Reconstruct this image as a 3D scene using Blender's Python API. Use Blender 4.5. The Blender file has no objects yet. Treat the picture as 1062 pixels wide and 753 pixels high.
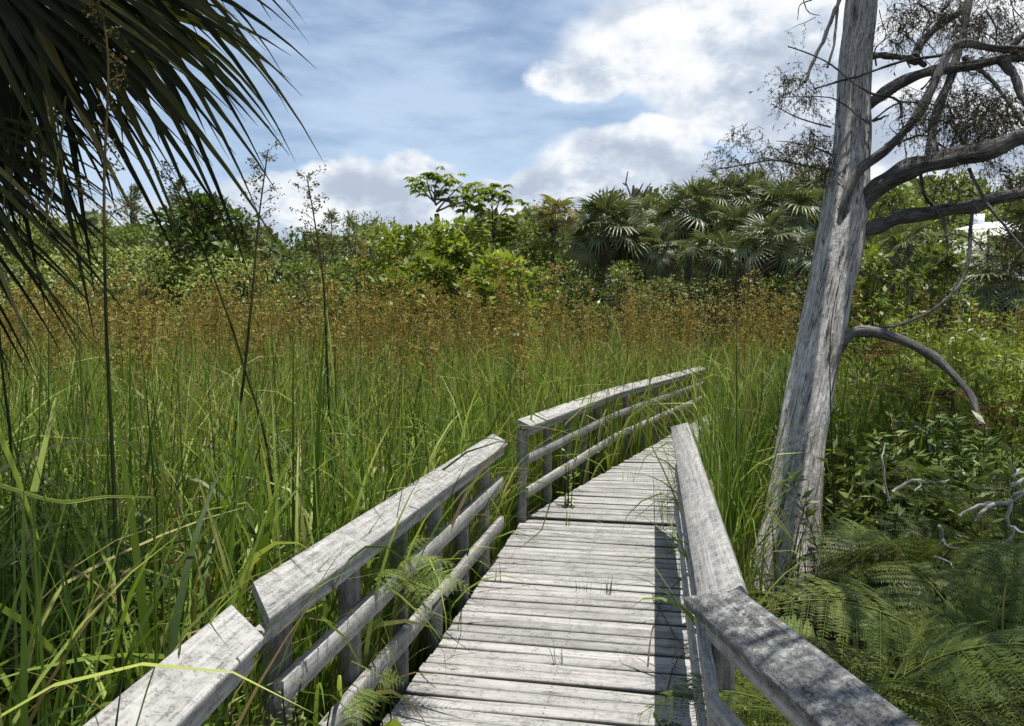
import bpy, math, random
import numpy as np
from mathutils import Vector, Matrix, noise as mnoise

rng = np.random.default_rng(11)
random.seed(11)
sc = bpy.context.scene
COL = sc.collection
R = math.radians
PI = math.pi

# ------------------------------------------------------------------ camera
F, CX, CY = 760.0, 531.0, 376.5
YAW, PITCH = R(10.9), R(2.75)
EYE = np.array([0.0, 0.0, 1.95])
fwd = np.array([-math.sin(YAW) * math.cos(PITCH), math.cos(YAW) * math.cos(PITCH), -math.sin(PITCH)])
rgt = np.array([math.cos(YAW), math.sin(YAW), 0.0])
upv = np.cross(rgt, fwd)
cam_d = bpy.data.cameras.new('camera')
cam = bpy.data.objects.new('camera', cam_d); COL.objects.link(cam)
cam_d.sensor_width = 36.0
cam_d.lens = 36.0 * F / 1062.0
cam_d.clip_start, cam_d.clip_end = 0.05, 5000
M = Matrix(((rgt[0], upv[0], -fwd[0], EYE[0]), (rgt[1], upv[1], -fwd[1], EYE[1]),
            (rgt[2], upv[2], -fwd[2], EYE[2]), (0, 0, 0, 1)))
cam.matrix_world = M
sc.camera = cam


def ray(px, py):
    return fwd + rgt * (px - CX) / F - upv * (py - CY) / F


def at(px, py, d):
    """world point seen at photo pixel (px,py) at depth d metres"""
    return EYE + ray(px, py) * d


def on(px, py, z):
    r = ray(px, py)
    return EYE + r * ((z - EYE[2]) / r[2])


def nrm(v):
    v = np.asarray(v, float)
    return v / (np.linalg.norm(v) + 1e-12)


# ------------------------------------------------------------------ objects
def link(o, parent=None):
    COL.objects.link(o)
    if parent is not None:
        o.parent = parent
    return o


def tag(o, label=None, cat=None, group=None, kind=None):
    if label: o['label'] = label
    if cat: o['category'] = cat
    if group: o['group'] = group
    if kind: o['kind'] = kind
    return o


def thing(name, label, cat, loc=(0, 0, 0), rz=0.0, group=None):
    o = bpy.data.objects.new(name, None)
    o.empty_display_size = 0.2
    o.location = tuple(float(c) for c in loc); o.rotation_euler = (0, 0, rz)
    link(o)
    return tag(o, label, cat, group)


class MB:
    """collects vertices / faces / a per-vertex 'tint' and 'gc' vector, builds ONE mesh"""
    def __init__(s):
        s.v, s.f, s.n, s.t, s.g = [], [], 0, [], []

    def add(s, v, f, tint=0.5, gc=None):
        v = np.asarray(v, np.float32).reshape(-1, 3)
        f = np.asarray(f, np.int64)
        s.v.append(v)
        s.f.append(f + s.n)
        s.n += len(v)
        s.t.append(np.broadcast_to(np.asarray(tint, np.float32), (len(v),)))
        s.g.append(v if gc is None else np.asarray(gc, np.float32).reshape(-1, 3))

    def mesh(s, name, mat, smooth=False):
        me = bpy.data.meshes.new(name)
        v = np.concatenate(s.v)
        me.vertices.add(len(v)); me.vertices.foreach_set('co', v.ravel())
        lens = np.concatenate([np.full(len(f), f.shape[1], np.int32) for f in s.f])
        idx = np.concatenate([f.ravel() for f in s.f]).astype(np.int32)
        me.loops.add(len(idx)); me.loops.foreach_set('vertex_index', idx)
        me.polygons.add(len(lens))
        st = np.concatenate([[0], np.cumsum(lens)[:-1]]).astype(np.int32)
        me.polygons.foreach_set('loop_start', st)
        me.polygons.foreach_set('loop_total', lens)
        if smooth:
            me.polygons.foreach_set('use_smooth', np.ones(len(lens), bool))
        a = me.attributes.new('tint', 'FLOAT', 'POINT'); a.data.foreach_set('value', np.concatenate(s.t).astype(np.float32))
        a = me.attributes.new('gc', 'FLOAT_VECTOR', 'POINT'); a.data.foreach_set('vector', np.concatenate(s.g).astype(np.float32).ravel())
        me.materials.append(mat)
        me.update(calc_edges=True)
        me.validate()
        return me

    def build(s, name, mat, parent=None, smooth=False, local=False):
        """vertices are in world space unless local; a parent that is moved keeps them in place"""
        me = s.mesh(name, mat, smooth)
        o = bpy.data.objects.new(name, me)
        link(o, parent)
        if parent is not None and not local:
            mw = Matrix.LocRotScale(parent.location, parent.rotation_euler, parent.scale)
            p = parent.parent
            while p is not None:
                mw = Matrix.LocRotScale(p.location, p.rotation_euler, p.scale) @ mw
                p = p.parent
            o.matrix_parent_inverse = mw.inverted()
        return o


# ------------------------------------------------------------------ geometry generators
def frames(p):
    p = np.asarray(p, float)
    n = len(p)
    t = np.zeros_like(p)
    t[1:-1] = p[2:] - p[:-2]; t[0] = p[1] - p[0]; t[-1] = p[-1] - p[-2]
    t /= np.linalg.norm(t, axis=1)[:, None] + 1e-12
    a = np.array([1.0, 0, 0]) if abs(t[0][0]) < .8 else np.array([0, 1.0, 0])
    u = np.zeros_like(p)
    u0 = a - t[0] * np.dot(a, t[0]); u[0] = u0 / np.linalg.norm(u0)
    for i in range(1, n):
        w = u[i - 1] - t[i] * np.dot(u[i - 1], t[i])
        u[i] = w / (np.linalg.norm(w) + 1e-12)
    return t, u, np.cross(t, u)


def smooth_path(p, r, k=4):
    """Catmull-Rom through the points"""
    p = np.asarray(p, float); r = np.asarray(r, float)
    P = np.vstack([2 * p[0] - p[1], p, 2 * p[-1] - p[-2]])
    Rr = np.concatenate([[r[0]], r, [r[-1]]])
    out, ro = [], []
    for i in range(1, len(P) - 2):
        for j in range(k):
            t = j / k
            c = [-.5 * t ** 3 + t * t - .5 * t, 1.5 * t ** 3 - 2.5 * t * t + 1, -1.5 * t ** 3 + 2 * t * t + .5 * t, .5 * t ** 3 - .5 * t * t]
            out.append(sum(c[m] * P[i - 1 + m] for m in range(4)))
            ro.append(Rr[i] * (1 - t) + Rr[i + 1] * t)
    out.append(p[-1]); ro.append(r[-1])
    return np.array(out), np.array(ro)


def tube(mb, p, r, sides=8, tint=.5, rough=0.0, seed=0.0, twist=0.0, cap=True):
    p = np.asarray(p, float); r = np.asarray(r, float)
    t, u, w = frames(p)
    n = len(p)
    ang = np.linspace(0, 2 * PI, sides, endpoint=False)
    s = np.concatenate([[0], np.cumsum(np.linalg.norm(np.diff(p, axis=0), axis=1))])
    A = ang[None, :] + twist * s[:, None]
    rr = np.repeat(r[:, None], sides, 1)
    if rough:
        f = (np.sin(3 * ang[None, :] + seed + 1.3 * np.sin(s[:, None] * 2.1 + seed)) * .45
             + np.sin(5 * ang[None, :] + 2 * seed + 2.2 * np.sin(s[:, None] * 1.3 + 1 + seed)) * .35
             + np.sin(11 * ang[None, :] + seed * 3 + 3 * np.sin(s[:, None] * 1.7)) * .22
             + np.sin(19 * ang[None, :] + 4 * np.sin(s[:, None] * 1.1 + seed)) * .15
             + np.sin(37 * ang[None, :] + 5 * np.sin(s[:, None] * .9 + seed)) * .12 * (sides > 60)
             + np.sin(s[:, None] * 9 + seed + 2 * np.sin(ang[None, :] * 2)) * .25)
        rr = rr * (1 + rough * f)
    v = p[:, None, :] + rr[..., None] * (np.cos(A)[..., None] * u[:, None, :] + np.sin(A)[..., None] * w[:, None, :])
    g = np.stack([np.cos(ang)[None, :] * r[:, None].repeat(sides, 1) * 0 + np.cos(ang)[None, :] * np.mean(r) + 0 * rr,
                  np.sin(ang)[None, :] * np.mean(r) + 0 * rr, np.repeat(s[:, None], sides, 1) + seed * 3.7], -1)
    i = np.arange(n - 1)[:, None] * sides; j = np.arange(sides)[None, :]; k = (j + 1) % sides
    q = np.stack([i + j, i + k, i + sides + k, i + sides + j], -1).reshape(-1, 4)
    mb.add(v, q, tint, g)
    if cap:
        for row, flip in ((0, True), (n - 1, False)):
            ring = v[row]
            c = ring.mean(0)
            vv = np.vstack([ring, c[None]])
            gg = np.vstack([g[row], [[0, 0, g[row][0][2]]]])
            jj = np.arange(sides); kk = (jj + 1) % sides
            tr = np.stack([jj, kk, np.full(sides, sides)], -1)
            if flip: tr = tr[:, ::-1]
            mb.add(vv, tr, tint, gg)


def blades(mb, base, length, width, az, lean, curl, tint, S=5, fold=None, twist=None, power=1.5):
    base = np.asarray(base, float); N = len(base)
    t = np.linspace(0, 1, S + 1)
    th = lean[:, None] + curl[:, None] * t[None, :] ** power
    if fold is not None:
        th = th + fold[:, None] * np.clip((t[None, :] - .55) / .12, 0, 1)
    dl = (length / S)[:, None]
    hx = np.concatenate([np.zeros((N, 1)), np.cumsum(np.sin(th[:, :-1]) * dl, 1)], 1)
    hz = np.concatenate([np.zeros((N, 1)), np.cumsum(np.cos(th[:, :-1]) * dl, 1)], 1)
    cx, sx = np.cos(az)[:, None], np.sin(az)[:, None]
    c = np.stack([base[:, :1] + hx * cx, base[:, 1:2] + hx * sx, base[:, 2:3] + hz], -1)
    tw = (twist if twist is not None else np.zeros(N))[:, None] * t[None, :]
    side = np.stack([-sx * np.cos(tw) + cx * np.cos(th) * np.sin(tw), cx * np.cos(tw) + sx * np.cos(th) * np.sin(tw), -np.sin(th) * np.sin(tw)], -1)
    prof = np.minimum(1, .75 + t) * (1 - t ** 2.2) + .02
    w = (width[:, None] * prof[None, :] * .5)[..., None]
    v = np.stack([c - side * w, c + side * w], 2)            # N,S+1,2,3
    v = v.reshape(-1, 3)
    b = (np.arange(N) * (S + 1) * 2)[:, None] + (np.arange(S) * 2)[None, :]
    q = np.stack([b, b + 1, b + 3, b + 2], -1).reshape(-1, 4)
    mb.add(v, q, np.repeat(tint, (S + 1) * 2))


def leaves(mb, c, d, size, aspect, tint, fold=.25, up=None):
    """diamond leaves folded along the midrib: centre base c, direction d"""
    c = np.asarray(c, float); N = len(c)
    d = np.asarray(d, float); d = d / (np.linalg.norm(d, axis=1)[:, None] + 1e-9)
    a = rng.normal(size=(N, 3)) if up is None else np.asarray(up, float) + rng.normal(size=(N, 3)) * .35
    s = np.cross(d, a); s /= np.linalg.norm(s, axis=1)[:, None] + 1e-9
    n = np.cross(s, d)
    L = np.asarray(size)[:, None]; W = L * np.asarray(aspect).reshape(-1, 1) * .5
    m = c + d * L * .45 + n * L * fold * .5
    v = np.stack([c, m - s * W - n * L * fold * .25, c + d * L, m + s * W - n * L * fold * .25], 1).reshape(-1, 3)
    b = (np.arange(N) * 4)[:, None]
    q = np.concatenate([b, b + 1, b + 2, b + 3], 1)
    mb.add(v, q, np.repeat(np.broadcast_to(tint, (N,)), 4))


def extrude(mb, prof, xs, off=None, skew0=0.0, skew1=0.0, tint=.5, flip=False):
    """closed profile (y,z) swept along x; skews shift the ends with y"""
    prof = np.asarray(prof, float); m = len(prof); n = len(xs)
    v = np.zeros((n, m, 3))
    y = prof[:, 0]; yn = (y - y.min()) / (np.ptp(y) + 1e-9)
    for i, x in enumerate(xs):
        f = i / (n - 1)
        v[i, :, 0] = x + yn * (skew0 * (1 - f) + skew1 * f)
        v[i, :, 1:] = prof + (0 if off is None else off[i])
    i = np.arange(n - 1)[:, None] * m; j = np.arange(m)[None, :]; k = (j + 1) % m
    q = np.stack([i + j, i + k, i + m + k, i + m + j], -1).reshape(-1, 4)
    if flip: q = q[:, ::-1]
    mb.add(v, q, tint)
    e0 = np.arange(m)[None, ::-1] if not flip else np.arange(m)[None, :]
    mb.add(v[0], e0, tint)
    mb.add(v[-1], e0[:, ::-1], tint)


def boxprof(y0, y1, z0, z1, c=.004):
    return [(y0 + c, z0), (y1 - c, z0), (y1, z0 + c), (y1, z1 - c), (y1 - c, z1), (y0 + c, z1), (y0, z1 - c), (y0, z0 + c)]


# ------------------------------------------------------------------ materials
class NT:
    def __init__(s, mat):
        s.m = mat; mat.use_nodes = True
        s.t = mat.node_tree; s.t.nodes.clear()

    def n(s, typ, **kw):
        nd = s.t.nodes.new(typ)
        for k, v in kw.items():
            if k.startswith('i_'):
                key = k[2:]
                key = int(key) if key.isdigit() else key.replace('_', ' ')
                s.put(nd.inputs[key], v)
            else:
                setattr(nd, k, v)
        return nd

    def put(s, inp, v):
        if hasattr(v, 'is_output') and v.is_output:
            s.t.links.new(v, inp)
        elif hasattr(v, 'outputs'):
            s.t.links.new(v.outputs[0], inp)
        else:
            inp.default_value = v

    def math(s, op, a, b=None, c=None, clamp=False):
        nd = s.t.nodes.new('ShaderNodeMath'); nd.operation = op; nd.use_clamp = clamp
        s.put(nd.inputs[0], a)
        if b is not None: s.put(nd.inputs[1], b)
        if c is not None: s.put(nd.inputs[2], c)
        return nd.outputs[0]

    def mix(s, f, a, b):
        nd = s.t.nodes.new('ShaderNodeMix'); nd.data_type = 'RGBA'
        s.put(nd.inputs['Factor'], f); s.put(nd.inputs['A'], a) if False else None
        s.put(nd.inputs[6], a); s.put(nd.inputs[7], b)
        return nd.outputs[2]

    def ramp(s, f, stops, interp='LINEAR'):
        nd = s.t.nodes.new('ShaderNodeValToRGB'); nd.color_ramp.interpolation = interp
        cr = nd.color_ramp
        while len(cr.elements) < len(stops): cr.elements.new(.5)
        for e, (p, c) in zip(cr.elements, stops):
            e.position = p
            e.color = (*c, 1) if len(c) == 3 else c
        s.put(nd.inputs[0], f)
        return nd.outputs[0]

    def noise(s, vec, scale, detail=4, rough=.6, dist=0.0):
        nd = s.n('ShaderNodeTexNoise')
        nd.inputs['Scale'].default_value = scale; nd.inputs['Detail'].default_value = detail
        nd.inputs['Roughness'].default_value = rough; nd.inputs['Distortion'].default_value = dist
        s.put(nd.inputs['Vector'], vec)
        return nd.outputs[0]

    def mapr(s, v, a, b, c=0.0, d=1.0, smooth=False):
        nd = s.t.nodes.new('ShaderNodeMapRange')
        if smooth: nd.interpolation_type = 'SMOOTHSTEP'
        s.put(nd.inputs[0], v)
        for i, x in enumerate((a, b, c, d)): s.put(nd.inputs[i + 1], x)
        return nd.outputs[0]

    def scalev(s, vec, sc_, loc=None):
        nd = s.n('ShaderNodeMapping'); s.put(nd.inputs['Vector'], vec)
        nd.inputs['Scale'].default_value = sc_
        if loc is not None: s.put(nd.inputs['Location'], loc)
        return nd.outputs[0]

    def out(s, sh):
        o = s.n('ShaderNodeOutputMaterial'); s.put(o.inputs['Surface'], sh)


def leaf_mat(name, stops, trans=.35, rough=.55, spec=.2, vary=.25, tcol=(1.0, 1.05, .55)):
    """leaf: colour by its own tint, a part of the light passes through"""
    m = bpy.data.materials.new(name); t = NT(m)
    a = t.n('ShaderNodeAttribute', attribute_name='tint').outputs['Fac']
    geo = t.n('ShaderNodeNewGeometry')
    nz = t.noise(geo.outputs['Position'], 1.3, 2)
    oi = t.n('ShaderNodeObjectInfo').outputs['Random']
    f = t.math('ADD', a, t.math('MULTIPLY', t.math('SUBTRACT', nz, .5), vary))
    f = t.math('ADD', f, t.math('MULTIPLY', t.math('SUBTRACT', oi, .5), .12), clamp=True)
    c = t.ramp(f, stops)
    p = t.n('ShaderNodeBsdfPrincipled', i_Base_Color=c, i_Roughness=rough)
    p.inputs['Specular IOR Level'].default_value = spec
    mc = t.n('ShaderNodeMix', data_type='RGBA', blend_type='MULTIPLY'); mc.inputs['Factor'].default_value = 1
    t.put(mc.inputs[6], c); mc.inputs[7].default_value = (*tcol, 1)
    tr = t.n('ShaderNodeBsdfTranslucent', i_Color=mc.outputs[2])
    mx = t.n('ShaderNodeMixShader'); mx.inputs[0].default_value = trans
    t.put(mx.inputs[1], p); t.put(mx.inputs[2], tr)
    t.out(mx.outputs[0])
    return m


def wood_mat(name, dark, mid, light, grain=(2.0, 55, 55), lichen=.5, bump=.35, blot=22, lich_col=(.42, .43, .40), spots=.5, rnd=1.0, nails=False):
    m = bpy.data.materials.new(name); t = NT(m)
    tc = t.n('ShaderNodeTexCoord').outputs['Object']
    at_ = t.n('ShaderNodeAttribute', attribute_name='tint').outputs['Fac']
    oi = t.n('ShaderNodeObjectInfo').outputs['Random']
    cmb = t.n('ShaderNodeCombineXYZ')
    t.put(cmb.inputs[0], t.math('MULTIPLY', at_, 37.0)); t.put(cmb.inputs[1], t.math('MULTIPLY', oi, 19.0 * rnd)); t.put(cmb.inputs[2], t.math('MULTIPLY', at_, 11.0))
    va = t.n('ShaderNodeVectorMath', operation='ADD'); t.put(va.inputs[0], tc); t.put(va.inputs[1], cmb.outputs[0])
    v = va.outputs[0]
    g = t.noise(t.scalev(v, grain), 1.0, 6, .65, .6)
    g2 = t.noise(t.scalev(v, (grain[0] * 3, grain[1] * 2.4, grain[2] * 2.4)), 1.0, 4, .6, .2)
    big = t.noise(v, 3.0, 3, .6)
    bl = t.noise(v, blot, 6, .72)
    fine = t.noise(v, blot * 5, 5, .75)
    gg = t.math('ADD', t.math('MULTIPLY', g, .65), t.math('MULTIPLY', g2, .35))
    col = t.ramp(gg, [(.28, dark), (.47, mid), (.68, light)])
    # plank-to-plank tone
    hv = t.n('ShaderNodeHueSaturation'); t.put(hv.inputs['Color'], col)
    t.put(hv.inputs['Value'], t.mapr(t.math('ADD', t.math('MULTIPLY', at_, .65), t.math('MULTIPLY', big, .5)), .2, .95, .74, 1.22))
    col = hv.outputs[0]
    # lichen: pale crust and dark specks
    lm = t.mapr(bl, .5, .62, 0, lichen, smooth=True)
    col = t.mix(lm, col, (*lich_col, 1))
    sm = t.mapr(t.math('ADD', t.math('MULTIPLY', bl, .45), t.math('MULTIPLY', fine, .55)), .51, .40, 0, spots, smooth=True)
    sm = t.math('SUBTRACT', spots, t.mapr(t.math('ADD', t.math('MULTIPLY', bl, .45), t.math('MULTIPLY', fine, .55)), .40, .50, 0, spots, smooth=True))
    col = t.mix(sm, col, (.045, .045, .042, 1))
    crack = t.mapr(g2, .30, .36, 1, 0, smooth=True)
    col = t.mix(t.math('MULTIPLY', crack, .7), col, (.05, .047, .043, 1))
    if nails:
        sp = t.n('ShaderNodeSeparateXYZ'); t.put(sp.inputs[0], tc)
        fx = None
        for x0 in (-.965, -.425, .115):
            q = t.math('ABSOLUTE', t.math('SUBTRACT', t.math('ADD', sp.outputs[0], t.math('MULTIPLY', t.math('SUBTRACT', at_, .5), .02)), x0))
            fx = q if fx is None else t.math('MINIMUM', fx, q)
        fy = t.math('MULTIPLY', t.math('FRACT', t.math('DIVIDE', t.math('SUBTRACT', sp.outputs[1], 1.86), .096)), .096)
        fy = t.math('SUBTRACT', t.math('ABSOLUTE', t.math('SUBTRACT', fy, .048)), .021)
        dd_ = t.math('SQRT', t.math('ADD', t.math('POWER', fx, 2.0), t.math('POWER', fy, 2.0)))
        col = t.mix(t.mapr(dd_, .0035, .0065, .85, 0), col, (.05, .035, .028, 1))
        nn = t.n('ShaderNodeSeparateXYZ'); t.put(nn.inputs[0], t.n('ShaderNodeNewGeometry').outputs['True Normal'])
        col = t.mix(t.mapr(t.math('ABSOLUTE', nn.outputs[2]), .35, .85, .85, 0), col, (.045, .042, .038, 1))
        st = t.mapr(t.noise(t.scalev(tc, (1.2, 5, 5)), 1.0, 4, .6), .56, .70, 0, .45, smooth=True)
        col = t.mix(st, col, (.13, .125, .115, 1))
    h = t.math('ADD', t.math('MULTIPLY', gg, .5), t.math('ADD', t.math('MULTIPLY', fine, .35 * lichen + .1), t.math('MULTIPLY', crack, -.4)))
    b = t.n('ShaderNodeBump', i_Height=h); b.inputs['Strength'].default_value = bump; b.inputs['Distance'].default_value = .012
    p = t.n('ShaderNodeBsdfPrincipled', i_Base_Color=col, i_Roughness=.85, i_Normal=b.outputs[0])
    p.inputs['Specular IOR Level'].default_value = .2
    t.out(p)
    return m


def bark_mat(name, stops, scale=(26, 26, 2.6), bump=.6, patch=None):
    m = bpy.data.materials.new(name); t = NT(m)
    gc = t.n('ShaderNodeAttribute', attribute_name='gc').outputs['Vector']
    g = t.noise(t.scalev(gc, scale), 1, 7, .68, .9)
    g2 = t.noise(t.scalev(gc, (scale[0] * 2.5, scale[1] * 2.5, scale[2] * 2)), 1, 5, .65, .4)
    big = t.noise(t.scalev(gc, (5, 5, 1.6)), 1, 4, .6, .4)
    gg = t.math('ADD', t.math('MULTIPLY', g, .6), t.math('MULTIPLY', g2, .4))
    f = t.math('ADD', gg, t.math('MULTIPLY', t.math('SUBTRACT', big, .5), .55))
    c = t.ramp(f, stops)
    if patch:
        c = t.mix(t.mapr(big, .56, .66, 0, .75, smooth=True), c, (*patch, 1))
    mot = t.noise(t.scalev(gc, (scale[0] * .9, scale[0] * .9, scale[0] * .5)), 1, 8, .72, .3)
    hv = t.n('ShaderNodeHueSaturation'); t.put(hv.inputs['Color'], c); t.put(hv.inputs['Value'], t.mapr(mot, .32, .68, .55, 1.4)); c = hv.outputs[0]
    fc = t.noise(t.scalev(gc, (scale[0] * 3.2, scale[0] * 3.2, scale[0] * .22)), 1, 3, .5, .5)
    fcr = t.math('MULTIPLY', t.mapr(fc, .34, .40, 1, 0, smooth=True), t.mapr(mot, .42, .55, 1, .1))
    crack = t.math('MAXIMUM', t.mapr(g, .33, .41, 1, 0, smooth=True), fcr)
    c = t.mix(t.math('MULTIPLY', crack, .82), c, (.035, .032, .03, 1))
    h = t.math('ADD', t.math('SUBTRACT', gg, t.math('MULTIPLY', crack, .5)), t.math('MULTIPLY', mot, .6))
    b = t.n('ShaderNodeBump', i_Height=h); b.inputs['Strength'].default_value = bump; b.inputs['Distance'].default_value = .03
    p = t.n('ShaderNodeBsdfPrincipled', i_Base_Color=c, i_Roughness=.85, i_Normal=b.outputs[0])
    p.inputs['Specular IOR Level'].default_value = .2
    t.out(p)
    return m


def plain_mat(name, c, rough=.7, var=.25, scale=6):
    m = bpy.data.materials.new(name); t = NT(m)
    tc = t.n('ShaderNodeTexCoord').outputs['Object']
    n_ = t.noise(tc, scale, 4)
    col = t.ramp(n_, [(.3, tuple(x * (1 - var) for x in c)), (.7, tuple(min(1, x * (1 + var)) for x in c))])
    t.out(t.n('ShaderNodeBsdfPrincipled', i_Base_Color=col, i_Roughness=rough))
    return m


MAT = {}
MAT['grass'] = leaf_mat('sawgrass_blade', [(0, (.03, .058, .013)), (.3, (.085, .145, .018)), (.6, (.185, .265, .033)), (.85, (.40, .47, .11)), (.94, (.34, .31, .13)), (1, (.28, .19, .09))], .36, .46, .34, .3, (1.0, 1.05, .5))
MAT['head'] = leaf_mat('sedge_flower', [(0, (.14, .105, .032)), (.4, (.27, .205, .055)), (.75, (.37, .30, .09)), (1, (.38, .31, .12))], .35, .8, .1, .35, (1, .95, .65))
MAT['stalk'] = leaf_mat('sedge_stem', [(0, (.012, .02, .007)), (.5, (.03, .045, .014)), (1, (.08, .08, .03))], .1, .7, .05)
MAT['pan'] = leaf_mat('panicle', [(0, (.09, .075, .03)), (1, (.20, .16, .07))], .25, .8, .1)
MAT['fern'] = leaf_mat('fern_leaf', [(0, (.032, .052, .010)), (.5, (.070, .104, .019)), (1, (.20, .235, .045))], .35, .5, .3)
MAT['fern_light'] = leaf_mat('fern_leaf_light', [(0, (.09, .14, .03)), (.5, (.18, .25, .055)), (1, (.30, .36, .11))], .35, .5, .3)
MAT['fern_dead'] = leaf_mat('fern_leaf_dead', [(0, (.035, .02, .01)), (.5, (.08, .045, .02)), (1, (.14, .09, .045))], .2, .8, .1)
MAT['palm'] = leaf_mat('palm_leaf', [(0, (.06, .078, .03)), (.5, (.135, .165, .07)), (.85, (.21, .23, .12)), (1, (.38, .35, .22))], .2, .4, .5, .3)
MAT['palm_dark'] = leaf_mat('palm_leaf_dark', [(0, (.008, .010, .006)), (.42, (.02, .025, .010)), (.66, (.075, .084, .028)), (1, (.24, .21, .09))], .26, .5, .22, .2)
MAT['palm_dead'] = leaf_mat('palm_leaf_dead', [(0, (.05, .04, .03)), (.5, (.12, .095, .07)), (1, (.22, .18, .13))], .1, .8, .1)
MAT['palm_yellow'] = leaf_mat('palm_leaf_yellow', [(0, (.12, .12, .03)), (.5, (.22, .21, .05)), (1, (.30, .19, .09))], .3, .5, .3)
MAT['leaf_dark'] = leaf_mat('leaf_dark', [(0, (.04, .062, .017)), (.5, (.09, .135, .03)), (1, (.19, .25, .06))], .25, .45, .4)
MAT['leaf_mid'] = leaf_mat('leaf_mid', [(0, (.075, .105, .024)), (.5, (.165, .215, .042)), (1, (.32, .37, .09))], .33, .45, .4)
MAT['leaf_bright'] = leaf_mat('leaf_bright', [(0, (.10, .135, .02)), (.5, (.215, .27, .038)), (1, (.38, .42, .08))], .4, .42, .4)
MAT['leaf_pale'] = leaf_mat('leaf_pale', [(0, (.14, .17, .05)), (.5, (.29, .335, .09)), (1, (.45, .48, .18))], .3, .5, .3)
MAT['leaf_olive'] = leaf_mat('leaf_olive', [(0, (.075, .09, .034)), (.5, (.155, .18, .065)), (1, (.27, .29, .11))], .2, .6, .2)
MAT['cedar'] = leaf_mat('cedar_spray', [(0, (.018, .018, .012)), (.5, (.045, .042, .024)), (1, (.12, .10, .05))], .15, .7, .2)
MAT['bark_cedar'] = bark_mat('cedar_wood', [(.33, (.13, .122, .112)), (.46, (.34, .325, .30)), (.60, (.56, .54, .505))], scale=(34, 34, 2.4), bump=1.0, patch=(.45, .44, .42))
MAT['bark_branch'] = bark_mat('branch_wood', [(.36, (.04, .038, .035)), (.5, (.115, .11, .103)), (.66, (.26, .25, .236))], (60, 60, 5), .8)
MAT['bark'] = bark_mat('brown_bark', [(.25, (.05, .04, .03)), (.5, (.11, .09, .07)), (.75, (.2, .175, .14))], (14, 14, 6), .5)
MAT['bark_pale'] = bark_mat('pale_bark', [(.25, (.24, .22, .20)), (.5, (.45, .42, .39)), (.75, (.62, .59, .56))], (40, 40, 6), .4)
MAT['wood'] = wood_mat('weathered_wood', (.11, .105, .10), (.29, .282, .265), (.49, .478, .455), spots=.55, lichen=.45)
MAT['wood_lichen'] = wood_mat('lichened_wood', (.06, .06, .058), (.16, .158, .155), (.31, .308, .302), spots=.95, lichen=.8, bump=1.0, blot=26)
MAT['post'] = wood_mat('post_wood', (.09, .085, .08), (.21, .20, .19), (.36, .345, .33), grain=(40, 40, 2.0), spots=.5, lichen=.3)
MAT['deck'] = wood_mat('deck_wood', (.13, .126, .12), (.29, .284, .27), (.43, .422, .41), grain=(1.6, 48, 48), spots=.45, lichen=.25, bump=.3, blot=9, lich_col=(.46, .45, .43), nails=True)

# ------------------------------------------------------------------ ground
def ground():
    m = bpy.data.materials.new('marsh_mud'); t = NT(m)
    geo = t.n('ShaderNodeNewGeometry').outputs['Position']
    n1 = t.noise(geo, 2.0, 5); n2 = t.noise(geo, 18, 6, .7)
    c = t.ramp(t.math('ADD', t.math('MULTIPLY', n1, .5), t.math('MULTIPLY', n2, .5)),
               [(.3, (.018, .014, .010)), (.48, (.05, .042, .026)), (.6, (.10, .085, .05)), (.75, (.21, .18, .12))])
    b = t.n('ShaderNodeBump', i_Height=n2); b.inputs['Strength'].default_value = .8; b.inputs['Distance'].default_value = .05
    t.out(t.n('ShaderNodeBsdfPrincipled', i_Base_Color=c, i_Roughness=.9, i_Normal=b.outputs[0]))
    xs = np.concatenate([np.linspace(-900, -40, 12), np.linspace(-36, 36, 73), np.linspace(40, 900, 12)])
    ys = np.concatenate([np.linspace(-300, -12, 6), np.linspace(-10, 60, 71), np.linspace(70, 1500, 14)])
    X, Y = np.meshgrid(xs, ys)
    Z = .05 * np.sin(X * 1.7 + 2 * np.sin(Y * .9)) * np.sin(Y * 1.3 + 1) - .03
    # gentle rise under the wood at the back right
    Z = Z + 5.0 * np.exp(-((X - 4) / 26) ** 2 - ((Y - 62) / 18) ** 2)
    v = np.stack([X, Y, Z], -1)
    nx = len(xs); i = np.arange(len(ys) - 1)[:, None] * nx; j = np.arange(nx - 1)[None]
    q = np.stack([i + j, i + j + 1, i + nx + j + 1, i + nx + j], -1).reshape(-1, 4)
    mb = MB(); mb.add(v, q)
    tag(mb.build('marsh_ground', m, smooth=True), kind='structure')
ground()


def ground_z(x, y):
    return 5.0 * np.exp(-((x - 4) / 26) ** 2 - ((y - 62) / 18) ** 2)

# ------------------------------------------------------------------ boardwalk
ZD = .35
J = lambda n, a: rng.normal(size=(n, 2)) * a

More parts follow.
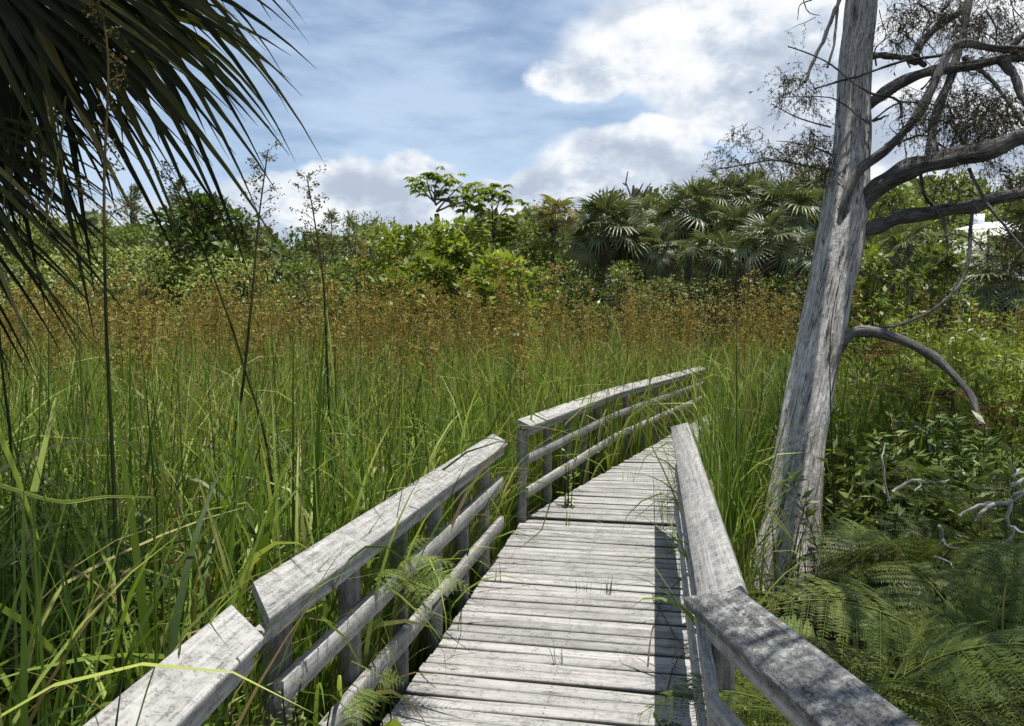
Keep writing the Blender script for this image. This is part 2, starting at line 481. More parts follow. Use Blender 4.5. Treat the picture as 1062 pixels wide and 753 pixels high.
def deck_planks(p_left, p_right, count, step, gap=.0115, th=.04, zoff=0.0):
    """planks between two edge lines given as functions of row distance"""
    mb = MB()
    for k in range(count):
        a0, b0 = p_left(k * step + gap * .5), p_right(k * step + gap * .5)
        a1, b1 = p_left((k + 1) * step - gap * .5), p_right((k + 1) * step - gap * .5)
        o0, o1 = rng.normal(0, .004), rng.normal(0, .004)
        dz = rng.normal(0, .003); tl = rng.normal(0, .004)
        dirv = nrm(b0 - a0)
        a0, a1 = a0 - dirv * o0, a1 - dirv * o0
        b0, b1 = b0 + dirv * o1, b1 + dirv * o1
        nseg = 7
        rows = []
        along = nrm(a1 - a0); c = .005
        wv = rng.normal(0, .0012, size=(nseg + 1, 2))
        for s in range(nseg + 1):
            f = s / nseg
            P0, P1 = a0 * (1 - f) + b0 * f, a1 * (1 - f) + b1 * f
            z1 = ZD + zoff + dz + tl * (f - .5) * 2
            e0, e1 = wv[s]
            ring = [(*(P0 + along * (c + e0))[:2], z1 + .0), (*(P1 - along * (c + e1))[:2], z1), (*(P1 - along * e1)[:2], z1 - c), (*(P1 - along * e1)[:2], z1 - th),
                    (*(P0 + along * e0)[:2], z1 - th), (*(P0 + along * e0)[:2], z1 - c)]
            rows.append(ring)
        v = np.array(rows); m = 6
        i = np.arange(nseg)[:, None] * m; j = np.arange(m)[None]; kk = (j + 1) % m
        q = np.stack([i + j, i + kk, i + m + kk, i + m + j], -1).reshape(-1, 4)
        tn = rng.random()
        mb.add(v, q[:, ::-1], tn)
        mb.add(v[0], np.arange(6)[None, :], tn); mb.add(v[-1], np.arange(6)[None, ::-1], tn)
    return mb

bw = thing('boardwalk', 'pale weathered timber boardwalk of narrow cross planks bending right into the marsh', 'boardwalk', (-.45, 0, 0))
A = lambda *p: np.array([*p, 0.0])
# section underfoot, section ahead, section beyond the joint turning right
def line(p, q):
    d = nrm(q - p)
    return lambda s: p + d * s
STEP = .096
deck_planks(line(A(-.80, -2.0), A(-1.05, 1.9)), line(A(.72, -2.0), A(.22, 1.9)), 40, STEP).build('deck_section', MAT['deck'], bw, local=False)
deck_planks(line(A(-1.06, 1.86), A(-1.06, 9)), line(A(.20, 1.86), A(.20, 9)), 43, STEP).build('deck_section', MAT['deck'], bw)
tdir = np.array([math.sin(R(14.5)), math.cos(R(14.5)), 0])
perp = np.array([tdir[1], -tdir[0], 0])
s0 = A(-1.03, 6.03)
def far_left(s): return s0 + tdir * s
def far_right(s): return s0 + perp * 1.28 + A(0, .0) + tdir * (s + .22)
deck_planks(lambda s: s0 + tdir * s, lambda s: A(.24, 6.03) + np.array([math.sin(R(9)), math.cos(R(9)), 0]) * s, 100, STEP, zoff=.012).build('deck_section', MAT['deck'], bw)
sb = MB()
for x in (-.98, -.45, .12):
    extrude(sb, boxprof(x - .02, x + .02, ZD - .20, ZD - .046), [0, 1]) if False else None
for x in (-.98, -.42, .12):
    v0 = np.array([x, 1.9, 0]); 
    for (p, q) in ((np.array([x, 1.9, 0]), np.array([x, 5.98, 0])), (np.array([x + .03, 6.08, 0]), np.array([x + .03, 6.08, 0]) + tdir * 9)):
        d = nrm(q - p); w = np.array([d[1], -d[0], 0]) * .022
        ring = lambda c: [c - w + [0, 0, ZD - .2], c + w + [0, 0, ZD - .2], c + w + [0, 0, ZD - .047], c - w + [0, 0, ZD - .047]]
        v = np.array(ring(p) + ring(q))
        sb.add(v, [[0, 1, 5, 4], [1, 2, 6, 5], [2, 3, 7, 6], [3, 0, 4, 7], [3, 2, 1, 0], [4, 5, 6, 7]])
sb.build('joist', MAT['post'], bw)


def railing(name, label, p0, p1, side, posts, skew0=0., skew1=0., capmat='wood', mid=(0, 0), low=(0, 0), tilt=20, hz=.80, sag=0.0, ext=(0, 0)):
    """p0->p1: line of the cap's inner edge (near to far). side=+1: the walkway lies to the right (rail on the left)"""
    p0 = np.array(p0); p1 = np.array(p1)
    L = np.linalg.norm(p1 - p0)
    ang = math.atan2(p1[1] - p0[1], p1[0] - p0[0])
    root = thing(name, label, 'railing', (p0[0], p0[1], 0), ang, 'weathered railings along the boardwalk')
    fl = side < 0
    def prof(pr): return [(y * side, z) for y, z in pr]
    n = max(4, int(L / .35))
    def xs(a, b): return np.linspace(a, b, n)
    zt = ZD + hz
    T = R(tilt); ct, st = math.cos(T), math.sin(T)
    w, th, c = .142, .040, .005
    loc = [(0, -c), (c, 0), (w - c, 0), (w, -c), (w, -th + c), (w - c, -th), (c, -th), (0, -th + c)]
    pr = [(y * ct - z * st, zt + y * st + z * ct) for y, z in loc][::-1]
    mb = MB(); extrude(mb, prof(pr), xs(0, L), J(n, .0012), skew0, skew1, rng.random(), fl)
    mb.build('cap_rail', MAT[capmat], root, local=True)
    mb = MB(); extrude(mb, prof(boxprof(.012 + .014, .052 + .014, zt - .082, zt - .038)), xs(.01, L - .01), J(n, .001), 0, 0, rng.random(), fl)
    mb.build('top_rail', MAT['wood'], root, local=True)
    mb = MB(); extrude(mb, prof(boxprof(.030, .062, zt - .318, zt - .235, .002)), xs(.02 + mid[0], L - .02 + mid[1]), J(n, .003), 0, 0, rng.random(), fl)
    mb.build('mid_rail', MAT['wood'], root, local=True)
    mb = MB(); extrude(mb, prof(boxprof(.030, .062, zt - .598, zt - .515, .002)), xs(.02 + low[0], L - .02 + low[1]), J(n, .003), 0, 0, rng.random(), fl)
    mb.build('lower_rail', MAT['wood'], root, local=True)
    for x in posts:
        mb = MB()
        zz = np.linspace(-.05, zt - .045, 5)
        y0, y1, hx = .0685, .140, .024
        ring = [(-hx, y0), (hx, y0), (hx, y1), (-hx, y1)]
        v = np.array([[(x + a + rng.normal(0, .0015), b * side, z + (b - y0) * .2 * (k == 4)) for a, b in ring] for k, z in enumerate(zz)])
        i = np.arange(4)[:, None] * 4; j = np.arange(4)[None]; kk = (j + 1) % 4
        q = np.stack([i + j, i + kk, i + 4 + kk, i + 4 + j], -1).reshape(-1, 4)
        if fl: q = q[:, ::-1]
        mb.add(v, q, rng.random()); mb.add(v[-1], np.array([[0, 1, 2, 3]]) if not fl else np.array([[3, 2, 1, 0]]))
        mb.build('post', MAT['post'], root, local=True)
    return root

ZI = ZD + .80
g = lambda px, py, z=ZI: tuple(on(px, py, z)[:2])
# left side, near to far
pn1 = np.array(g(274.6, 661)); pn0 = np.array(g(184, 752.6)); pn0 = pn1 + (pn0 - pn1) * 4.2
LN = np.linalg.norm(pn1 - pn0)
railing('railing', 'short grey railing section at the lower left corner, its capped end near a wider gap', pn0, pn1, 1, [LN - .25, LN - 1.0], 0, .10)
pm0, pm1 = np.array(g(280, 642)), np.array(g(527, 459))
LM = np.linalg.norm(pm1 - pm0)
railing('railing', 'left railing section with fern fronds hanging over its two lower rails', pm0, pm1, 1, list(np.linspace(.22, LM - .3, 6)), .15, .10, mid=(.10, 0))
pf0, pf1 = np.array(g(551, 442)), np.array(g(644, 406.5)); pf2 = np.array(g(733, 382.5))
pf1 = pf0 + nrm(pf1 - pf0) * np.linalg.norm(pf1 - pf0)
LF = np.linalg.norm(pf1 - pf0)
railing('railing', 'open left railing section past the gap where the boardwalk bends right', pf0, pf1, 1, [.06] + list(np.linspace(.75, LF - .15, 5)), .03, 0)
LF2 = np.linalg.norm(pf2 - pf1)
railing('railing', 'farthest railing section running off behind tall green blades', pf1 + nrm(pf2 - pf1) * .012, pf2, 1, list(np.linspace(.55, LF2 - .3, 7)), 0, 0)
# right side
pr0, pr1 = np.array(g(724, 630)), np.array(g(696, 449))
LR = np.linalg.norm(pr1 - pr0)
railing('railing', 'sunlit right railing section, its tapering cap pointing away beside the walkway', pr0 + (pr0 - pr1) * .0, pr1, -1, list(np.linspace(.35, LR - .2, 5)), -.02, .34, 'wood', tilt=33)
pq1 = np.array(g(719.5, 636)); pq0 = np.array(g(843.5, 753)); dq = nrm(pq0 - pq1)
pq1z = pq1 + dq * .02
pq0 = pq1 + dq * 2.6
railing('railing', 'rough lichen crusted railing section in the lower right corner under the ferns', pq0, pq1z, -1, [2.1, 1.4, .6], 0, .10, 'wood_lichen', hz=.815)

# ------------------------------------------------------------------ keep-clear test for plants
def on_walk(x, y, m=.07):
    a = (y < 6.1) & (y > 1.8) & (x > -1.10 - m) & (x < .24 + m)
    cx = -1.03 + (y - 6.03) * math.tan(R(14.5))
    b = (y >= 5.9) & (y < 16) & (x > cx - .06 - m) & (x < .26 + (y - 6.03) * math.tan(R(9)) + m)
    f = (y - 1.9) / 3.9
    c = (y <= 1.9) & (x > -1.05 - f * .25 - m * 1.0 - .06) & (x < .24 - f * .5 + m)
    d = (x ** 2 + y ** 2) < .8 ** 2
    return a | b | c | d


TREE_BASE = on(812, 612, 0)

# ------------------------------------------------------------------ sawgrass (uncountable)
def wedge(n, d0, d1, px0=-320, px1=1380, pw=1.0):
    """points on the marsh seen between two depths"""
    d = d0 + (d1 - d0) * rng.random(n) ** pw
    px = rng.uniform(px0, px1, n)
    xc = (px - CX) / F * d
    x = rgt[0] * xc - math.sin(YAW) * d
    y = rgt[1] * xc + math.cos(YAW) * d
    return np.stack([x, y, ground_z(x, y) - .03], -1), px, d


def right_zone(p):
    """the shrubby strip on the tree's side, near the viewer"""
    x, y = p[:, 0], p[:, 1]
    return (x > .95 - .0 * y) & (y < 6.2) & (x > .35 + .12 * y)


grass = MB()
def sow(n, d0, d1, wid, hgt, S, pw=1.0, px0=-320, px1=1380, bright=0.0, only=None, curlk=1.0):
    p, px, d = wedge(n, d0, d1, px0, px1, pw)
    keep = ~on_walk(p[:, 0], p[:, 1])
    rz = right_zone(p)
    near_right = (px > 772) & (d < 6.3)
    keep &= ~(near_right & (rng.random(len(p)) < np.where((d > 5.0) & (px > 855), .55, .93)))
    keep &= ~((px > 700) & (d < 2.7))
    keep &= ~((px > 640) & (px <= 772) & (d < 6.5) & (rng.random(len(p)) < .35))
    keep &= ((p[:, 0] - TREE_BASE[0]) ** 2 + (p[:, 1] - TREE_BASE[1]) ** 2) > .3 ** 2
    if only is not None: keep &= only(p)
    p = p[keep]; n = len(p); px = px[keep]; d = d[keep]
    # clumping
    cl = np.sin(p[:, 0] * 3.1 + 1.7 * np.sin(p[:, 1] * 2.3)) * np.sin(p[:, 1] * 2.7 + 1.3 * np.sin(p[:, 0] * 1.9))
    L = rng.normal(hgt, hgt * .17, n) * (1 + .10 * cl)
    L *= np.where(rng.random(n) < .25, rng.uniform(.45, .85, n), 1)
    L = np.where((px > 700) & (d < 6.3), L * np.interp(px, [700, 770, 800, 1400], [.95, .85, .5, .5]), L)
    w = wid * np.clip(rng.lognormal(-.12, .45, n), .3, 2.0)
    az = rng.uniform(0, 2 * PI, n)
    lean = np.abs(rng.normal(.02, .13, n))
    curl = np.abs(rng.normal(.28, .55, n)) * curlk
    fold = np.where(rng.random(n) < .20, rng.uniform(.7, 2.0, n), 0)
    tint = np.clip(rng.normal(.42 + bright, .25, n) + .12 * cl, 0, .89)
    straw = rng.random(n)
    tint = np.where(straw < .075, rng.uniform(.9, 1, n), tint)
    # sparse, long and thin dark upright stems
    blades(grass, p, L, w, az, lean, curl, tint, S, fold, rng.normal(0, 1.2, n), 2.3)

sow(4000, 1.25, 3.2, .0215, 1.42, 12, bright=.02, curlk=2.6)
sow(9200, 3.0, 6.0, .0185, 1.50, 10, bright=.07, curlk=2.4)
sow(16500, 6.0, 11.0, .0195, 1.60, 7, bright=.12, curlk=2.0)
sow(29000, 11.0, 19.0, .024, 1.72, 5, bright=.16, curlk=1.7)
sow(24000, 19.0, 31.0, .032, 1.74, 3, bright=.18)
# blades crowding both edges of the walk
def edge_band(n, side):
    y = rng.uniform(1.3, 9.0, n)
    cx = np.where(y > 6.03, (y - 6.03) * math.tan(R(14.5)), 0)
    x = np.where(side < 0, -1.24 - np.abs(rng.normal(0, .14, n)), .42 + np.abs(rng.normal(0, .12, n)) + np.where(y < 1.9, .5, 0)) + cx
    return np.stack([x, y, np.full(n, -.03)], -1)
for side, n in ((-1, 1700), (1, 700)):
    p = edge_band(n, side); p = p[~on_walk(p[:, 0], p[:, 1], .04) & ~((p[:, 1] < 2.9) & (p[:, 0] > 0))]; n = len(p)
    hh = np.where(p[:, 1] < 2.4, .75, 1) * (1.0 if side < 0 else .62)
    blades(grass, p, rng.uniform(.7, 1.45, n) * hh, rng.uniform(.006, .013, n), rng.uniform(0, 2 * PI, n), np.abs(rng.normal(.02, .10, n)),
           np.abs(rng.normal(.3, .45, n)), np.clip(rng.normal(.42, .2, n), 0, 1), 7, np.where(rng.random(n) < .15, rng.uniform(.6, 1.7, n), 0), rng.normal(0, 1, n))
p, px, d = wedge(750, 2.2, 10.5, -200, 1250, .9)
p = p[~on_walk(p[:, 0], p[:, 1]) & ~((px > 772) & (d < 6.3)) & ~((px > 690) & (d < 3))]; n = len(p)
blades(grass, p, rng.uniform(1.5, 2.25, n), rng.uniform(.009, .015, n), rng.uniform(0, 2 * PI, n), np.abs(rng.normal(.03, .06, n)), np.abs(rng.normal(.04, .08, n)),
       np.clip(rng.normal(.16, .1, n), 0, .5), 6, None, rng.normal(0, 1.5, n))
n = 1500
yy = rng.uniform(4.6, 9.5, n)
pp = np.stack([np.where(yy > 6.03, .26 + (yy - 6.03) * math.tan(R(9)), .33) + .10 + np.abs(rng.normal(0, .28, n)), yy, np.full(n, -.03)], -1)
dpp = (pp - EYE) @ fwd; pxx = CX + F * ((pp - EYE) @ rgt) / dpp
pp = pp[~((pxx > 775) & (dpp < 6.2))]; n = len(pp)
blades(grass, pp, rng.uniform(.9, 1.62, n), rng.uniform(.008, .019, n), rng.uniform(0, 2 * PI, n), np.abs(rng.normal(.03, .12, n)), np.abs(rng.normal(.4, .6, n)),
       np.clip(rng.normal(.4, .24, n), 0, .9), 8, np.where(rng.random(n) < .2, rng.uniform(.6, 2, n), 0), rng.normal(0, 1, n))
tag(grass.build('sawgrass', MAT['grass']), 'dense green sawgrass filling the marsh', 'grass', kind='stuff')

# low dark thatch under the grass
th_ = MB()
p, px, d = wedge(15000, 1.2, 9.0)
k = ~on_walk(p[:, 0], p[:, 1]); p = p[k]; n = len(p)
blades(th_, p, rng.uniform(.25, .8, n), rng.uniform(.008, .016, n), rng.uniform(0, 2 * PI, n), rng.uniform(.3, 1.2, n), rng.uniform(.2, 1.1, n),
       np.clip(rng.normal(.35, .3, n), 0, 1), 4)
MAT['thatch'] = leaf_mat('thatch', [(0, (.014, .013, .008)), (.4, (.035, .032, .014)), (.8, (.085, .072, .036)), (1, (.22, .18, .11))], .2, .7, .2)
tag(th_.build('dead_grass_litter', MAT['thatch']), 'brown dead blades lying under the sawgrass', 'dead grass', kind='stuff')

# ------------------------------------------------------------------ flowering sedge
def panicle(mb, base, h, lean_az, lean, n_br, spread, leaf, tint0, stem_w=.006, droop=.5, head=.42, nl=9, stem_mb=None):
    """stem with a feathery head of drooping branchlets"""
    S = 7
    t = np.linspace(0, 1, S + 1)
    th = lean * (0.3 + t ** 1.4)
    dx = np.concatenate([[0], np.cumsum(np.sin(th[:-1]))]) * h / S
    dz = np.concatenate([[0], np.cumsum(np.cos(th[:-1]))]) * h / S
    P = base + np.stack([dx * math.cos(lean_az), dx * math.sin(lean_az), dz], -1)
    tube(stem_mb or mb, P, stem_w * (1 - .7 * t), 4, tint=tint0 * .6, cap=False)
    cs, ds, sz = [], [], []
    for b in range(n_br):
        f = 1 - head + head * (b + rng.random()) / n_br
        i = f * S; i0 = min(int(i), S - 1); c = P[i0] * (1 - (i - i0)) + P[i0 + 1] * (i - i0)
        a = rng.uniform(0, 2 * PI)
        L = spread * (1 - .55 * (f - 1 + head) / head) * rng.uniform(.5, 1.1)
        el = rng.uniform(.6, 1.25)
        q = np.linspace(.15, 1, nl)
        br = np.stack([np.cos(a) * np.sin(el) * L * q, np.sin(a) * np.sin(el) * L * q, np.cos(el) * L * q - droop * L * q ** 2], -1) + c
        br += rng.normal(0, L * .07, br.shape)
        cs.append(br); ds.append(rng.normal(size=br.shape) + [0, 0, -.4]); sz.append(np.full(nl, leaf) * rng.uniform(.6, 1.5, nl))
        tube(stem_mb or mb, br[::max(1, nl // 3)], np.linspace(stem_w * .35, stem_w * .15, len(br[::max(1, nl // 3)])), 3, tint=tint0 * .7, cap=False)
    cs = np.concatenate(cs); ds = np.concatenate(ds); sz = np.concatenate(sz)
    leaves(mb, cs, ds, sz, np.full(len(cs), .5), np.clip(rng.normal(tint0, .2, len(cs)), 0, 1), .2)

# variants, shared by the individual stalks
variants = []
for k in range(8):
    mb = MB()
    panicle(mb, np.zeros(3), rng.uniform(2.2, 2.75), rng.uniform(0, 6.28), rng.uniform(.02, .14), 26, .25, .036, .5, .0065, .5, .36, 9)
    variants.append(mb.mesh('sedge_plume', MAT['head']))
SED = 'rust brown flowering sedge plume rising from the green sawgrass'
cnt = 0
while cnt < 300:
    p, px, d = wedge(1, 6.0, 14.5, -120, 1180, .6)
    x, y, z = p[0]
    if on_walk(p[:, 0], p[:, 1])[0] or (px[0] > 850 and d[0] < 12.5) or (640 < px[0] < 880 and d[0] < 8.5): continue
    o = bpy.data.objects.new('flowering_sedge', variants[cnt % 8]); link(o)
    o.location = (x, y, -.03); o.rotation_euler = (rng.normal(0, .05), rng.normal(0, .05), rng.uniform(0, 6.28))
    s = rng.uniform(.84, 1.10); o.scale = (s, s, s)
    tag(o, SED, 'sedge', 'rust brown sedge plumes in the middle of the marsh')
    cnt += 1

def mass_heads():
    mb = MB(); stem = MB()
    p, px, d = wedge(9200, 11.0, 31.0, -320, 1380, .75)
    k = ~on_walk(p[:, 0], p[:, 1]) & ~((px > 860) & (d < 13.5)) & (rng.random(len(p)) < .50 + .5 * np.sin(p[:, 0] * .9 + 2 * np.sin(p[:, 1] * .5)) * np.sin(p[:, 1] * .8)); p, d = p[k], d[k]; n = len(p)
    pat = np.sin(p[:, 0] * .55 + 1.2 * np.sin(p[:, 1] * .4)) * .25
    h = np.clip(rng.normal(2.28, .40, n) + pat, 1.6, 3.3)
    top = p + np.stack([rng.normal(0, .12, n), rng.normal(0, .12, n), h], -1)
    # stems
    az = rng.uniform(0, 6.28, n)
    blades(mb, p, h, np.full(n, .014), az, np.full(n, .01), np.abs(rng.normal(.08, .06, n)), np.clip(rng.normal(.3, .15, n), 0, 1), 3)
    m = 34
    q = rng.random((n, m))
    rad = .17 * (1.15 - q) ** .7
    a = rng.uniform(0, 6.28, (n, m)); rr = rad * np.sqrt(rng.random((n, m)))
    lx = .5 * h * .1
    c = np.stack([p[:, :1] + rr * np.cos(a), p[:, 1:2] + rr * np.sin(a), p[:, 2:3] + h[:, None] - .85 + q * .90], -1).reshape(-1, 3)
    sz = rng.uniform(.030, .062, n * m) * np.repeat(np.clip(d / 17, .8, 1.5), m)
    leaves(mb, c, rng.normal(size=c.shape) + [0, 0, -.3], sz, np.full(len(c), .55), np.clip(np.repeat(rng.normal(.5, .16, n), m) + rng.normal(0, .18, n * m), 0, 1), .2)
    return mb
tag(mass_heads().build('sedge_plumes', MAT['head']), 'haze of rust brown sedge plumes across the far marsh', 'sedge', kind='stuff')

# tall dark stalks in front, each one by itself
def tall_stalk(label, pts, d, w, heads, pan=.16, nbr=12):
    """pts: photo points from the foot to the tip"""
    root_p = at(*pts[0], d); root_p[2] = max(-.03, root_p[2]) if pts[0][1] < 740 else root_p[2]
    foot = np.array([root_p[0], root_p[1], 0])
    o = thing('tall_sedge', label, 'sedge', foot)
    P = [foot] + [at(px, py, dd) for (px, py), dd in zip(pts, np.linspace(d, d * 1.02, len(pts)))]
    if P[1][2] < .05: P = P[1:]; P[0][2] = 0
    rr = np.linspace(w, w * .3, len(P))
    Ps, rs = smooth_path(P, rr, 5)
    mb = MB(); tube(mb, Ps, rs, 6, tint=.45)
    # clasping leaves
    mb.build('stem', MAT['stalk'], o, smooth=True)
    if heads:
        hb = MB()
        s = np.linspace(0, 1, len(Ps))
        h0, h1, dens = heads
        ia = int(h0 * (len(Ps) - 1)); tube(hb, Ps[ia:] , rs[ia:] * 1.04, 6, tint=.2, cap=False)
        cs, ds, sz = [], [], []
        for b in range(nbr):
            f = h0 + (h1 - h0) * (b + rng.random()) / nbr
            c = np.array([np.interp(f, s, Ps[:, i]) for i in range(3)])
            a = rng.uniform(0, 6.28); L = pan * rng.uniform(.4, 1) * (1.1 - .6 * (f - h0) / (h1 - h0 + 1e-6))
            q = np.linspace(0, 1, 6)
            br = c + np.stack([np.cos(a) * L * q, np.sin(a) * L * q, .9 * L * q - .35 * L * q * q], -1) + rng.normal(0, .004, (6, 3))
            tube(hb, br, np.linspace(.0022, .0012, 6), 4, tint=.3, cap=False)
            for _ in range(dens):
                k = rng.integers(2, 6); cc = br[k] + rng.normal(0, .012, (5, 3))
                cs.append(cc); ds.append(rng.normal(size=(5, 3))); sz.append(rng.uniform(.011, .022, 5) * (d / 4) ** .5)
        cs = np.concatenate(cs)
        leaves(hb, cs, np.concatenate(ds), np.concatenate(sz), np.full(len(cs), .6), rng.random(len(cs)), .3)
        hb.build('flower_head', MAT['pan'], o)
    return o

tall_stalk('dark upright sedge stem rising through the hanging palm fronds with tufted flower clusters', [(128, 740), (117, 480), (110, 330), (108, 190), (112, 60), (98, -20)], 2.1, .0075, (.60, .98, 5), .12, 14)
tall_stalk('tall sedge stem with an open seed head against the clouds, left of its shorter neighbour', [(243, 470), (252, 400), (262, 300), (268, 230), (278, 155)], 4.6, .013, (.55, 1, 5), .20, 36)
tall_stalk('shorter sedge stem with a pale forked seed head in front of low trees', [(352, 620), (341, 420), (336, 300), (328, 240), (318, 182)], 5.0, .012, (.66, 1, 5), .20, 26)
tall_stalk('leaning dark sedge stalk slanting from the palm fronds into the grass', [(282, 500), (253, 380), (228, 305), (195, 220), (168, 170)], 3.6, .009, (.78, 1, 4), .16, 12)
tall_stalk('straight thin stem standing against the lower trunk of the grey tree', [(868, 600), (863, 470), (861, 350), (872, 285)], 4.9, .007, None)
tall_stalk('thin dark stem right of the boardwalk end rail', [(763, 560), (764, 440), (764, 330)], 6.0, .008, None)
tall_stalk('bare green stem leaning over the fence of grass at the far left edge', [(18, 640), (12, 470), (2, 380), (-3, 300)], 2.6, .008, None)

# ------------------------------------------------------------------ trees
def limb(mb, p0, p1, r0, r1, bend=.15, n=5, sides=6, tint=.5, rough=.05):
    p0, p1 = np.array(p0, float), np.array(p1, float)
    L = np.linalg.norm(p1 - p0)
    mid = (p0 + p1) / 2 + rng.normal(0, bend * L * .5, 3) + [0, 0, -.05 * L]
    t = np.linspace(0, 1, n)[:, None]
    P = (1 - t) ** 2 * p0 + 2 * t * (1 - t) * mid + t * t * p1
    tube(mb, P, np.linspace(r0, r1, n), sides, tint, rough, rng.uniform(0, 9), cap=False)


def tree(name, label, cat, px, topy, width, d, leafmat, leaf, n, clumps=14, trunk_f=.35, flat=.6, aspect=.5, group=None, bark='bark', low=None, droop=.2, seed_h=None, dens_in=.5):
    """crown whose top shows at (px, topy) and spans `width` photo pixels"""
    top = at(px, topy, d); base = at(px, 340, d)
    bx, by = base[0], base[1]; bz = float(ground_z(bx, by))
    H = top[2] - bz; rad = width / F * d * .5
    lo = bz + H * trunk_f
    root = thing(name, label, cat, (bx, by, bz), 0, group)
    tb = MB()
    cc = []
    for k in range(clumps):
        f = (k + .5) / clumps
        z = lo + (top[2] - lo) * (f ** .8)
        env = math.sqrt(max(.05, 1 - ((f - .35) / .68) ** 2))
        a = k * 2.4 + rng.uniform(-.5, .5); r_ = rad * env * rng.uniform(.45, .85)
        cc.append([bx + r_ * math.cos(a), by + r_ * math.sin(a), z - (top[2] - lo) * .08])
    cc.append([bx, by, top[2] - rad * .25 * flat])
    cc = np.array(cc)
    if trunk_f > .02:
        hub = np.array([bx, by, lo + (top[2] - lo) * .25])
        tr = max(.05, H * .022)
        P, rr = smooth_path([[bx, by, bz - .1], [bx + rng.normal(0, .1), by, bz + (hub[2] - bz) * .5], hub, [bx, by, top[2] - rad * .4]], [tr * 1.3, tr, tr * .8, tr * .25], 4)
        tube(tb, P, rr, 8, .5, .06, rng.uniform(0, 9))
        for c in cc: limb(tb, hub + [0, 0, rng.uniform(-.3, .6) * (hub[2] - lo)], c, tr * .5, tr * .12)
    else:
        for c in cc: limb(tb, [bx + rng.normal(0, rad * .2), by + rng.normal(0, rad * .2), bz - .05], c, max(.015, H * .012), .008, .2)
    tb.build('trunk', MAT[bark], root, smooth=True)
    cb = MB()
    cr = rad * (.50 if clumps < 20 else .40)
    w = rng.uniform(.5, 1.2, len(cc)); idx = rng.choice(len(cc), n, p=w / w.sum())
    dirs = rng.normal(size=(n, 3)); dirs /= np.linalg.norm(dirs, axis=1)[:, None]
    dirs[:, 2] = np.where(rng.random(n) < .6, np.abs(dirs[:, 2]), dirs[:, 2])
    rr = cr * rng.uniform(.6, 1.15, len(cc))[idx] * (dens_in + (1 - dens_in) * rng.random(n) ** .6) * (1 + .18 * rng.normal(size=n))
    c = cc[idx] + dirs * rr[:, None] * np.array([1, 1, flat])
    c[:, 2] = np.minimum(c[:, 2], top[2] + .15 * cr * rng.random(n)); c[:, 2] = np.maximum(c[:, 2], bz + .02)
    ld = dirs * .8 + rng.normal(size=(n, 3)) * .7 + [0, 0, -droop]
    ct = rng.normal(.48, .12, len(cc))[idx]
    leaves(cb, c, ld, leaf * rng.uniform(.6, 1.35, n), np.full(n, aspect), np.clip(ct + rng.normal(0, .17, n), 0, 1), .2, up=np.repeat([[0, 0, 1.]], n, 0))
    cb.build('crown', MAT[leafmat], root)
    return root


TG = 'trees behind the marsh'
SG = 'bushes at the edge of the marsh'
tree('broadleaf_tree', 'dark layered broadleaf tree showing between palm frond tips and the tall sedge stem', 'tree', 218, 206, 135, 27, 'leaf_dark', .26, 8000, 24, .22, .38, .55, TG)
tree('broadleaf_tree', 'low dark rounded tree behind the pair of tall sedge seed heads', 'tree', 318, 240, 80, 29, 'leaf_dark', .18, 2600, 14, .2, .6, .5, TG)
tree('broadleaf_tree', 'mid green tree at the far left behind the hanging palm fronds', 'tree', 40, 228, 150, 30, 'leaf_mid', .2, 4200, 16, .2, .55, .5, TG)
tree('broadleaf_tree', 'olive tree partly hidden by the longest palm frond tips', 'tree', 130, 240, 110, 29, 'leaf_mid', .19, 3400, 14, .2, .55, .5, TG)
tree('silver_shrub', 'silvery grey green shrub with upright tips against the white cloud', 'shrub', 385, 226, 100, 30, 'leaf_olive', .15, 3600, 18, .1, .9, .35, SG)
tree('broadleaf_tree', 'bright leafy tree left of the tall umbrella shaped tree', 'tree', 415, 240, 110, 24, 'leaf_bright', .2, 4200, 18, .15, .7, .55, TG)
tree('broadleaf_tree', 'bright green tree under the two umbrella crowns', 'tree', 470, 236, 110, 22.5, 'leaf_bright', .24, 4200, 18, .12, .7, .55, TG)
tree('broadleaf_tree', 'mid green tree right of the umbrella shaped tree', 'tree', 545, 240, 110, 25, 'leaf_mid', .2, 4200, 18, .12, .75, .5, TG)
tree('large_leaf_shrub', 'yellow green large leaved shrub in front of the umbrella shaped tree', 'shrub', 515, 268, 90, 20, 'leaf_bright', .30, 1500, 14, .1, .6, .5, SG)
tree('large_leaf_shrub', 'yellow green large leaved shrub at the foot of the leafy trees', 'shrub', 440, 270, 90, 21, 'leaf_bright', .26, 1700, 14, .1, .6, .5, SG)
for (px, ty, w, d, mt, lab) in [
        (150, 262, 130, 24, 'leaf_pale', 'pale grey green bush under the olive tree at left'),
        (235, 272, 120, 23, 'leaf_pale', 'pale yellow green bush below the dark layered tree'),
        (310, 272, 110, 25, 'leaf_mid', 'mid green bush below the pair of tall sedge seed heads'),
        (370, 268, 110, 24, 'leaf_mid', 'dense green bush beneath the silvery shrub'),
        (60, 270, 140, 22, 'leaf_pale', 'pale bush at far left below the palm fronds'),
        (560, 280, 80, 23, 'leaf_mid', 'small green bush at the foot of the slim yellow topped palm'),
        (600, 292, 70, 21, 'leaf_dark', 'low dark bush in front of the big round palmetto'),
        (700, 262, 100, 26, 'leaf_olive', 'olive bush between the two palmetto clumps')]:
    tree('marsh_shrub', lab, 'shrub', px, ty, w, d, mt, .14, 2800, 14, .05, .75, .5, SG)
